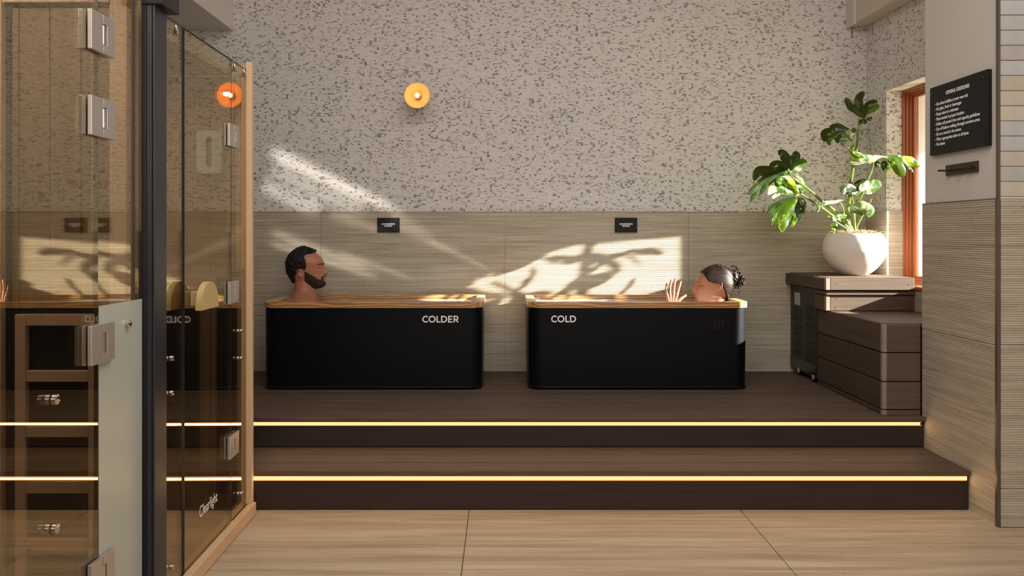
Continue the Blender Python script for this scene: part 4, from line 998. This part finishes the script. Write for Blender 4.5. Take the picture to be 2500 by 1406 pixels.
# ================================================================ people
def interp(tab, z):
    if z <= tab[0][0]: return tab[0][1]
    for (a, fa), (b_, fb_) in zip(tab, tab[1:]):
        if z <= b_: 
            t = (z-a)/(b_-a); t = t*t*(3-2*t)*0.35+t*0.65; return fa+(fb_-fa)*t
    return tab[-1][1]
def sstep(a, b_, x): t = max(0, min(1, (x-a)/(b_-a))); return t*t*(3-2*t)
g2 = lambda v, s: math.exp(-(v/s)**2)
class Head:
    F = [(0, .30), (.02, .37), (.06, .43), (.11, .455), (.17, .435), (.22, .45), (.30, .455), (.36, .44), (.44, .432), (.52, .42), (.61, .425), (.70, .392), (.80, .315), (.88, .21), (.94, .10), (.98, 0.0), (1, -.06)]
    B = [(0, .10), (.06, -.12), (.12, -.24), (.2, -.33), (.3, -.40), (.4, -.44), (.5, -.465), (.6, -.468), (.7, -.45), (.8, -.395), (.88, -.32), (.94, -.24), (.98, -.16), (1, -.10)]
    Wd = [(0, .07), (.03, .125), (.08, .165), (.15, .205), (.25, .25), (.35, .275), (.45, .295), (.55, .305), (.65, .312), (.75, .295), (.84, .25), (.91, .185), (.96, .115), (.99, .05), (1, .012)]
    def __init__(s, H, origin, fwd, wide=1.0, nose=1.0, jaw=1.0, lip=1.0):
        s.lip = lip
        s.H = H; s.o = Vector(origin); s.fw = fwd; s.wide = wide; s.nose = nose; s.jaw = jaw
    def n(s, t, z):
        f, b, w = interp(s.F, z), interp(s.B, z), interp(s.Wd, z)*s.wide
        w *= 1+(s.jaw-1)*(1-sstep(.12, .42, z))
        cx = 0.35*f+0.65*b; c, q = math.cos(t), math.sin(t)
        x = cx+((f-cx)*abs(c)**0.80 if c > 0 else -(cx-b)*abs(c)**0.92)
        y = w*math.copysign(abs(q)**(0.86 if c > 0 else 0.95), q)
        if c > 0:
            k = min(1, c*2.2); ay = abs(y); N = 0
            nt = [(.315, 0), (.335, .035), (.36, .078), (.385, .098), (.41, .092), (.46, .066), (.52, .036), (.575, .012), (.62, 0)]
            nn = interp(nt, z) if .315 < z < .62 else 0
            sg = 0.040+0.022*g2(z-.365, .035)
            N += nn*s.nose*math.exp(-abs(y/sg)**2.4)+0.022*g2(z-.362, .022)*g2(ay-.055, .022)
            N += 0.016*g2(z-.615, .03)*g2(ay-.10, .10)
            N -= 0.052*g2(z-.545, .045)*g2(ay-.135, .060)
            N += 0.044*g2(z-.528, .024)*g2(ay-.135, .045)
            N -= 0.016*g2(z-.502, .008)*g2(ay-.135, .05)
            N += 0.014*g2(z-.42, .06)*g2(ay-.17, .06)
            N += s.lip*0.024*g2(z-.285, .014)*g2(y, .075)+s.lip*0.026*g2(z-.232, .016)*g2(y, .065)-0.012*g2(z-.258, .006)*g2(y, .085)
            N -= 0.014*g2(z-.195, .018)*g2(y, .09); N += 0.018*g2(z-.11, .035)*g2(y, .08)
            x += N*k
        return Vector((x, y, z))
    def w(s, v):     # normalised -> world
        return s.o+Vector((s.fw*v.x, s.fw*v.y, v.z))*s.H
    def world(s, t, z): return s.w(s.n(t, z))
    def nrm(s, t, z):
        e = 0.012; z = min(max(z, 0.012), 0.985); a = s.world(t+e, z)-s.world(t-e, z); b = s.world(t, z+e)-s.world(t, z-e); n = a.cross(b)
        if n.length < 1e-12: return Vector((0, 0, 1))
        n.normalize(); c = s.world(t, z)-s.w(Vector((0, 0, 0.5)))
        return n if n.dot(c) > 0 else -n
    def solid(s, bm, nt=150, nz=150):
        rows = []
        for j in range(nz+1):
            z = 0.5-0.5*math.cos(PI*j/nz); rows.append([bm.verts.new(s.world(2*PI*i/nt, z)) for i in range(nt)])
        for j in range(nz):
            for i in range(nt): bm.faces.new((rows[j][i], rows[j][(i+1) % nt], rows[j+1][(i+1) % nt], rows[j+1][i]))
        bm.faces.new(rows[0]); bm.faces.new(rows[-1])
    def patch(s, mask, off, nt=240, nz=200, z0=0.0, z1=1.0, thick=0.004, noise_amp=0.0, noise_sc=60, rows_cos=False):
        """shell that follows the head where mask(n) > 0"""
        bm = bmesh.new(); V = {}
        def vert(i, j):
            i %= nt
            if (i, j) in V: return V[(i, j)]
            t = 2*PI*i/nt; f = j/nz; z = z0+(z1-z0)*((0.5-0.5*math.cos(PI*f)) if rows_cos else f)
            n = s.n(t, z); m = mask(n)
            p = s.w(n); nr = s.nrm(t, z); m = max(0.0, min(1.0, m))
            d = off*m-0.0025*(1-m)
            if noise_amp: d += noise_amp*m*mnoise.noise(p*noise_sc)
            V[(i, j)] = (bm.verts.new(p+nr*d), m); return V[(i, j)]
        for j in range(nz):
            for i in range(nt):
                vs = [vert(i, j), vert(i+1, j), vert(i+1, j+1), vert(i, j+1)]
                if max(v[1] for v in vs) > 0.0:
                    try: bm.faces.new([v[0] for v in vs])
                    except ValueError: pass
        for v in [v for v in bm.verts if not v.link_faces]: bm.verts.remove(v)
        return bm
def bm_obj(bm, name, mat, parent, smooth=True):
    bmesh.ops.recalc_face_normals(bm, faces=bm.faces[:])
    me = bpy.data.meshes.new(name); bm.transform(Matrix.Translation(-Vector(parent.location))); bm.to_mesh(me); bm.free(); me.materials.append(M[mat])
    for p in me.polygons: p.use_smooth = smooth
    o = bpy.data.objects.new(name, me); COL.objects.link(o); o.parent = parent; return o
def remesh(bm, voxel, smooth_it=0, factor=0.5):
    bmesh.ops.recalc_face_normals(bm, faces=bm.faces[:])
    me = bpy.data.meshes.new('tmp'); bm.to_mesh(me); bm.free(); o = bpy.data.objects.new('tmp', me); COL.objects.link(o)
    md = o.modifiers.new('r', 'REMESH'); md.mode = 'VOXEL'; md.voxel_size = voxel
    if smooth_it: sm = o.modifiers.new('s', 'SMOOTH'); sm.iterations = smooth_it; sm.factor = factor
    dg = bpy.context.evaluated_depsgraph_get(); dg.update()
    r = bpy.data.meshes.new_from_object(o.evaluated_get(dg)); COL.objects.unlink(o); bpy.data.objects.remove(o); return r
def ear(b, hd, cx, cz, hh, tilt=0.15):
    H = hd.H
    for sgn in (1, -1):
        wl = interp(hd.Wd, cz)*hd.wide
        def P(u, v, o): # u forward, v up (ear units), o outward
            x = cx+hh*(u*math.cos(tilt)+v*math.sin(tilt)*-1*0.6); z = cz+hh*(v+u*0.1)
            return hd.w(Vector((x, sgn*(wl-0.012+o), z)))
        pts = [(0.22, 0.10, 0.0), (0.25, 0.34, 0.02), (0.08, 0.49, 0.035), (-0.16, 0.47, 0.05), (-0.33, 0.28, 0.06), (-0.36, 0.02, 0.06), (-0.27, -0.22, 0.045), (-0.12, -0.38, 0.028), (0.02, -0.50, 0.02), (0.12, -0.42, 0.008)]
        sp = spline(pts, 4); r = hh*H*0.055
        b.tube([P(*p) for p in sp], r, 8)
        anti = spline([(0.02, 0.30, 0.03), (-0.16, 0.18, 0.04), (-0.18, -0.05, 0.04), (-0.08, -0.22, 0.03), (0.05, -0.22, 0.02)], 4)
        b.tube([P(*p) for p in anti], r*0.9, 8)
        b.tube([P(0.16, 0.02, 0.01), P(0.13, -0.10, 0.022), P(0.15, -0.2, 0.01)], r*1.1, 8)
        disc = [P(u*0.31, v*0.42, 0.012-0.02*0) for u, v in [(math.cos(a), math.sin(a)) for a in [2*PI*k/20 for k in range(20)]]]
        out = (P(0, 0, 0.02)-P(0, 0, -0.012))
        b.poly([p-out*0.55 for p in disc], out)
def limb(b, pts, rad):
    for (a, ra), (c, rc) in zip(zip(pts, rad), list(zip(pts, rad))[1:]): b.capsule(a, c, ra, rc)
def simple_hand(b, wrist, d, n, side, s=1.0):
    """relaxed hand: palm along d, back towards n, thumb on side"""
    d = Vector(d).normalized(); n = Vector(n).normalized(); sd = Vector(side).normalized(); w = Vector(wrist)
    for k, (off, L) in enumerate(((0.030, .066), (0.010, .074), (-0.010, .070), (-0.029, .055))):
        base = w+d*0.075*s+sd*off*s; b.capsule(w+sd*off*0.5*s, base, 0.014*s, 0.0105*s)
        m1 = base+(d*0.95-n*0.25)*L*0.45*s; m2 = m1+(d*0.75-n*0.6)*L*0.3*s; m3 = m2+(d*0.5-n*0.8)*L*0.22*s
        b.capsule(base, m1, 0.0090*s, 0.0082*s); b.capsule(m1, m2, 0.0082*s, 0.0075*s); b.capsule(m2, m3, 0.0075*s, 0.0065*s)
    t0 = w+d*0.02*s+sd*0.02*s; t1 = t0+(d*0.6+sd*0.8)*0.035*s; t2 = t1+(d*0.85+sd*0.4)*0.028*s
    b.capsule(t0, t1, 0.013*s, 0.010*s); b.capsule(t1, t2, 0.010*s, 0.008*s)
def person(label, hd, cloth, body_fn, skin, ear_args, voxel=0.0024):
    p = empty('person', body_fn['root'], label, 'person')
    rough_bm = MB(); body_fn['mass'](rough_bm)
    soft = remesh(rough_bm.bm, 0.006, 10, 0.5)
    b = MB(); b.bm.from_mesh(soft); hd.solid(b.bm); ear(b, hd, *ear_args)
    body_fn['fine'](b)
    me = remesh(b.bm, voxel, 2, 0.35); me.name = 'body'; me.materials.clear(); me.materials.append(M[skin])
    me.transform(Matrix.Translation(-Vector(p.location)))
    for q in me.polygons: q.use_smooth = True
    o = bpy.data.objects.new('body', me); COL.objects.link(o); o.parent = p
    return p

# ---- man, facing right
MD = 4.82
hm = Head(0.239, W(748.3, 703.6, MD), 1, 1.02, 1.0, 1.08)
mo = hm.o; NY = MD
def man_mass(b):
    nb0 = mo+Vector((-0.012, 0, 0.055)); nb1 = Vector((mo.x-0.006, NY, 0.79))
    b.capsule(nb0, nb1, 0.059, 0.070)
    b.ball((nb1.x-0.03, NY, 0.765), (0.085, 0.15, 0.055)); b.ball((nb1.x+0.0, NY, 0.68), (0.095, 0.155, 0.12)); b.ball((nb1.x+0.035, NY, 0.56), (0.085, 0.125, 0.12))
    b.ball((nb1.x+0.09, NY, 0.49), (0.11, 0.135, 0.09))
    for sg in (-1, 1):
        sh = Vector((nb1.x+0.01, NY+sg*0.160, 0.758)); el = Vector((nb1.x+0.10, NY+sg*0.185, 0.54)); wr = Vector((nb1.x+0.30, NY+sg*0.15, 0.50))
        b.capsule((nb1.x-0.015, NY+sg*0.035, 0.815), sh, 0.045, 0.056)
        limb(b, [sh, el, wr], [0.052, 0.040, 0.026])
        simple_hand(b, wr, (1, 0, -0.1), (0, 0, 1), (0, -sg, 0))
        hip = Vector((nb1.x+0.12, NY+sg*0.085, 0.475)); kn = Vector((nb1.x+0.50, NY+sg*0.10, 0.66)); an = Vector((nb1.x+0.80, NY+sg*0.09, 0.425))
        limb(b, [hip, kn, an], [0.085, 0.056, 0.038]); b.capsule(an, an+Vector((0.13, 0, -0.02)), 0.034, 0.024)
def man_fine(b): pass
man = person('man with short black hair and beard sitting in the left tub, eyes closed', hm, None,
             dict(root=Vector((mo.x, NY, 0.39)), mass=man_mass, fine=man_fine), 'skin_man', (-0.07, 0.395, 0.225))
def hair_mask_man(n):
    x, y, z = n
    bd = interp([(0.0, -.25), (.18, -.23), (.25, -.21), (.34, -.20), (.42, -.10), (.47, .05), (.55, .075), (.66, .06), (.78, .02), (.83, .03), (.86, .18), (.89, .26), (1, .6)], z)
    m = (bd-x)/0.035
    if z < .5 and z > .40 and x > -.12: m = min(m, (x+.02)/.02 if x < .03 else m)
    # wider temples
    return m
bm = hm.patch(lambda n: hair_mask_man(n) if n.z > 0.10 else -1, 0.0095, z0=0.08, z1=1.0, noise_amp=0.006, noise_sc=75, rows_cos=False)
hair = bm_obj(bm, 'hair', 'hair_black', man)
# tufts standing on the crown and the front
b = MB(); rr = random.Random(11)
for i in range(1600):
    z = rr.uniform(0.45, 1.0); t = rr.uniform(-PI, PI)
    n = hm.n(t, z)
    if hair_mask_man(n) < 0.9: continue
    flat = 1-sstep(.62, .88, z)
    p0 = hm.w(n)+hm.nrm(t, z)*0.005; nr = hm.nrm(t, z)
    d = (nr*(0.8-0.45*flat)+Vector((-0.25*flat, 0, -0.8*flat))+Vector((0.30 if n.x > 0.0 else -0.2, rr.uniform(-.4, .4), 0.15))).normalized(); L = 0.008+0.006*sstep(-.1, .25, n.x)
    b.tube([p0, p0+d*L*0.6, p0+(d+Vector((rr.uniform(-.3, .3), rr.uniform(-.3, .3), -0.1))).normalized()*L], [0.0022, 0.0016, 0.0004], 4, cap=False)
b.bm.transform(Matrix.Translation(-Vector(man.location))); o = b.build('hair_tuft', 'hair_black', man, smooth=True); o['kind'] = 'stuff'
def beard_mask(n):
    x, y, z = n; ay = abs(y)
    line = .415-.60*(x-.07)
    m = (min(line, .46)-z)/0.022
    m = min(m, (x+.0-0.02*0)/0.03 if z > .16 else (x+.02)/.03)
    # cheeks: clear under the cheekbone towards the mouth, moustache above the lip
    if x > .30:
        cheek = (.215+0.55*max(0, .33-x)-z)/0.02
        mous = min((.318-z)/.01, (z-.292)/.008, (0.115-ay)/.02)
        side = min((ay-.082)/.012, (.30-z)/.012, (.135-ay)/.012)
        soul = (.21-z)/.01
        m = max(min(m, (.236-z+.10*max(0, .40-x))/.02), min((.332-.45*ay-z)/.012, (z-(.293-.32*ay))/.009, (.145-ay)/.02), min((ay-.088)/.010, (.30-z)/.012, (.150-ay)/.015))
        if ay < .080 and .212 < z < .290: m = -1
    return m
bm = hm.patch(beard_mask, 0.0022, nt=300, nz=260, z0=0.0, z1=0.50, noise_amp=0.0009, noise_sc=300)
bm_obj(bm, 'beard', 'beard', man)
def brow_mask(n, th=1.0): ay = abs(n.y); return min((.015*th*(1.25-ay*3.2)-abs(n.z-.602+(ay-.13)**2*2.2-.006))/.008, (ay-.04)/.03, (.235-ay)/.04) if n.x > .1 else -1
bm_obj(hm.patch(brow_mask, 0.0016, nt=360, nz=120, z0=.56, z1=.66), 'eyebrow', 'hair_black', man)
def lash_mask(n): ay = abs(n.y); return min((.0070-abs(n.z-.505-(ay-.135)**2*3.0))/.003, (ay-.072)/.012, (.210-ay)/.012) if n.x > .1 else -1
bm_obj(hm.patch(lash_mask, 0.0016, nt=420, nz=120, z0=.47, z1=.55), 'eyelash', 'lash', man)
def lip_mask(n): ay = abs(n.y); return min((.036*(1-(ay/.10)**2)-abs(n.z-.258))/.008, 3) if n.x > .2 and ay < .1 else -1
bm_obj(hm.patch(lip_mask, 0.0007, nt=420, nz=120, z0=.20, z1=.32), 'lips', 'lips_man', man)

# ---- woman, facing left
WD_ = 4.82
hw = Head(0.241, W(1741.4, 748.1, WD_), -1, 0.94, 0.95, 0.9, 0.72)
wo = hw.o
def PH(u, v, D): return W(1600+u/7.4, 610+v/7.4, D)
def woman_mass(b):
    nb0 = wo+Vector((0.022, 0, 0.06)); nb1 = Vector((wo.x+0.03, WD_, 0.745))
    b.capsule(nb0, nb1, 0.046, 0.050)
    b.ball((nb1.x+0.005, WD_, 0.715), (0.05, 0.11, 0.04)); b.ball((nb1.x-0.035, WD_, 0.64), (0.082, 0.125, 0.11)); b.ball((nb1.x-0.08, WD_, 0.53), (0.075, 0.105, 0.11))
    b.ball((nb1.x-0.13, WD_, 0.48), (0.11, 0.135, 0.09))
    for sg in (-1, 1):
        sh = Vector((nb1.x-0.015, WD_+sg*0.135, 0.695))
        hip = Vector((nb1.x-0.15, WD_+sg*0.08, 0.47)); kn = Vector((nb1.x-0.50, WD_+sg*0.09, 0.64)); an = Vector((nb1.x-0.78, WD_+sg*0.085, 0.42))
        b.capsule((nb1.x+0.0, WD_+sg*0.03, 0.745), sh, 0.036, 0.042)
        limb(b, [hip, kn, an], [0.080, 0.052, 0.034]); b.capsule(an, an+Vector((-0.12, 0, -0.02)), 0.030, 0.022)
        if sg == 1:
            el = Vector((nb1.x-0.12, WD_+0.15, 0.52)); wr = Vector((nb1.x-0.30, WD_+0.11, 0.56)); limb(b, [sh, el, wr], [0.042, 0.034, 0.023]); simple_hand(b, wr, (-1, 0, 0.1), (0, 0, 1), (0, -1, 0), 0.92)
        else:
            el = Vector((nb1.x-0.16, 4.655, 0.535)); wr = PH(298, 985, 4.72); limb(b, [sh, el, wr], [0.042, 0.034, 0.024])
HD = 4.72
def woman_fine(b):
    wr = PH(298, 985, HD)
    K = dict(p=(208, 800), r=(262, 772), m=(328, 772), i=(395, 800))
    for k, (u, v) in K.items():
        b.capsule(PH(270+(u-300)*0.45+20, 960, HD), PH(u, v, HD-0.003), 0.0125, 0.0088)
    chains = [([(208, 800), (196, 715), (196, 655), (203, 618)], (.0072, .0067, .0062, .0054), (0, .002, .006, .012)),
              ([(262, 772), (262, 670), (278, 600), (290, 548)], (.0080, .0074, .0068, .0060), (0, .001, .004, .009)),
              ([(328, 772), (338, 655), (353, 575), (362, 525)], (.0084, .0077, .0070, .0060), (.002, .004, .008, .012)),
              ([(395, 800), (418, 700), (440, 630), (456, 580)], (.0082, .0078, .0076, .0068), (.002, .005, .008, .012)),
              ([(400, 960), (432, 905), (490, 860), (548, 822)], (.0120, .0098, .0086, .0066), (.004, .006, .010, .014))]
    for pts, rad, dd in chains:
        P_ = [PH(u, v, HD+d) for (u, v), d in zip(pts, dd)]
        for i in range(3): b.capsule(P_[i], P_[i+1], rad[i], rad[i+1], 14)
woman = person('woman with dark wet hair in a bun bathing in the right tub, one hand raised', hw, None,
               dict(root=Vector((wo.x, WD_, 0.39)), mass=woman_mass, fine=woman_fine), 'skin_woman', (-0.055, 0.515, 0.205))
def hair_mask_w(n):
    x, y, z = n
    bd = interp([(0, -.30), (.2, -.27), (.36, -.21), (.44, -.175), (.52, -.135), (.57, -.05), (.60, .10), (.64, .20), (.72, .245), (.80, .285), (.845, .36), (.90, .6), (1, .9)], z)
    return (bd-x)/0.03
def streak(n): return 0
bm = hw.patch(hair_mask_w, 0.010, nt=360, nz=300, z0=0.10, z1=1.0)
hair = bm_obj(bm, 'hair', 'hair_wet', woman)
# combed-back locks
b = MB(); rr = random.Random(5)
def hp(x, z, side, off):       # point on the scalp at normalised x,z on a side
    w = interp(hw.Wd, z)*hw.wide; f, bb = interp(hw.F, z), interp(hw.B, z); cx = 0.35*f+0.65*bb
    r = (x-cx)/((f-cx) if x > cx else (cx-bb)); r = max(-.98, min(.98, r)); y = side*w*math.sqrt(1-abs(r)**2.3)
    v = Vector((x, y, z)); c = Vector((0, 0, .5)); return hw.w(v)+((hw.w(v)-hw.w(c)).normalized())*off
for i in range(150):
    s_ = -1 if i % 3 else 1
    s_ = 1 if i % 3 else -1
    k = rr.random(); x0, z0 = [(.20, .84), (.20, .76), (.16, .66), (.06, .61), (-.02, .60)][min(4, int(k*5))]; x0 += rr.uniform(-.05, .03); z0 += rr.uniform(-.02, .05)
    if k < .2: z0 = rr.uniform(.84, .94); x0 = rr.uniform(-.10, .08)
    z1 = .58+.30*(z0-.6)+rr.uniform(-.06, .06); pts = []
    for m_ in range(9):
        t = m_/8; x = x0+(-.43-x0)*t; z = z0+(z1-z0)*t+0.05*math.sin(t*PI)*(1 if z0 > .75 else .2)
        pts.append(hp(x, z, s_, 0.0092+0.001*math.sin(t*PI)))
    b.tube(pts, [0.0006]+[0.0026]*7+[0.002], 5, cap=False)
b.bm.transform(Matrix.Translation(-Vector(woman.location))); o = b.build('hair_lock', 'hair_wet', woman, smooth=True); o['kind'] = 'stuff'
b = MB()
def curl(c, r, L, rad):
    a = Vector((rr.gauss(0, 1), rr.gauss(0, 1), rr.gauss(0, 1))).normalized(); u = a.orthogonal().normalized(); v = a.cross(u); ph = rr.uniform(0, 6.28); pts = []
    for k in range(10):
        t = k/9; an = ph+t*L; pts.append(c+u*r*math.cos(an)+v*r*math.sin(an)+a*r*0.5*(t-.5))
    b.tube(pts, [rad*0.5]+[rad]*8+[rad*0.4], 6, cap=False)
bc = hw.w(Vector((-.50, 0, .68)))
b.ball(bc, (0.026, 0.040, 0.050), 16, 12); b.ball(hw.w(Vector((-.40, 0, .80))), (0.022, 0.034, 0.028), 16, 12)
for i in range(190): curl(bc+Vector((rr.gauss(0, .015), rr.gauss(0, .021), rr.gauss(0, .026))), rr.uniform(.008, .017), rr.uniform(2, 5), rr.uniform(.0018, .0042))
for i in range(70):
    t = rr.random(); p0 = hw.w(Vector((-.10-.34*t, rr.gauss(0, .07), 1.01-.20*t*t))); curl(p0, rr.uniform(.004, .010), rr.uniform(3, 6), rr.uniform(.0009, .0024))
for i in range(60):
    t = rr.random(); p0 = hw.w(Vector((-.30+rr.gauss(0, .04), rr.gauss(0, .12), .18+.28*t))); curl(p0, rr.uniform(.005, .012), rr.uniform(2, 5), rr.uniform(.0009, .0022))
b.bm.transform(Matrix.Translation(-Vector(woman.location))); b.build('hair_bun', 'hair_wet', woman, smooth=True)
# claw of the hair clip seen behind the bun
b = MB()
for k in range(5):
    a = -0.5+k*0.26; c = bc+Vector((0.020, -0.012, -0.012)); b.tube([c, c+Vector((0.022*math.cos(a), -0.01, 0.034*math.sin(a)+0.006)), c+Vector((0.034*math.cos(a), 0.0, 0.05*math.sin(a)))], [0.010, 0.009, 0.004], 6)
b.bm.transform(Matrix.Translation(-Vector(woman.location))); b.build('hair_clip', 'sign_black', woman, smooth=True)
bm_obj(hw.patch(lambda n: brow_mask(n, 0.75), 0.0012, nt=360, nz=120, z0=.56, z1=.66), 'eyebrow', 'lash', woman)
bm_obj(hw.patch(lash_mask, 0.0016, nt=420, nz=120, z0=.47, z1=.55), 'eyelash', 'lash', woman)
bm_obj(hw.patch(lip_mask, 0.0008, nt=420, nz=120, z0=.20, z1=.32), 'lips', 'lips_woman', woman)
b = MB(); c = PH(263, 712, HD+0.0012); ring_ = []
for k in range(25):
    a = 2*PI*k/24; ring_.append(c+Vector((0.0086*math.cos(a), 0.0086*math.sin(a), 0.001*math.cos(a))))
b.tube(ring_, 0.0014, 6, cap=False); b.ball(c+Vector((0, -0.0095, 0.0005)), 0.0032, 8, 6)
b.bm.transform(Matrix.Translation(-Vector(woman.location))); b.build('ring', 'silver_ring', woman)
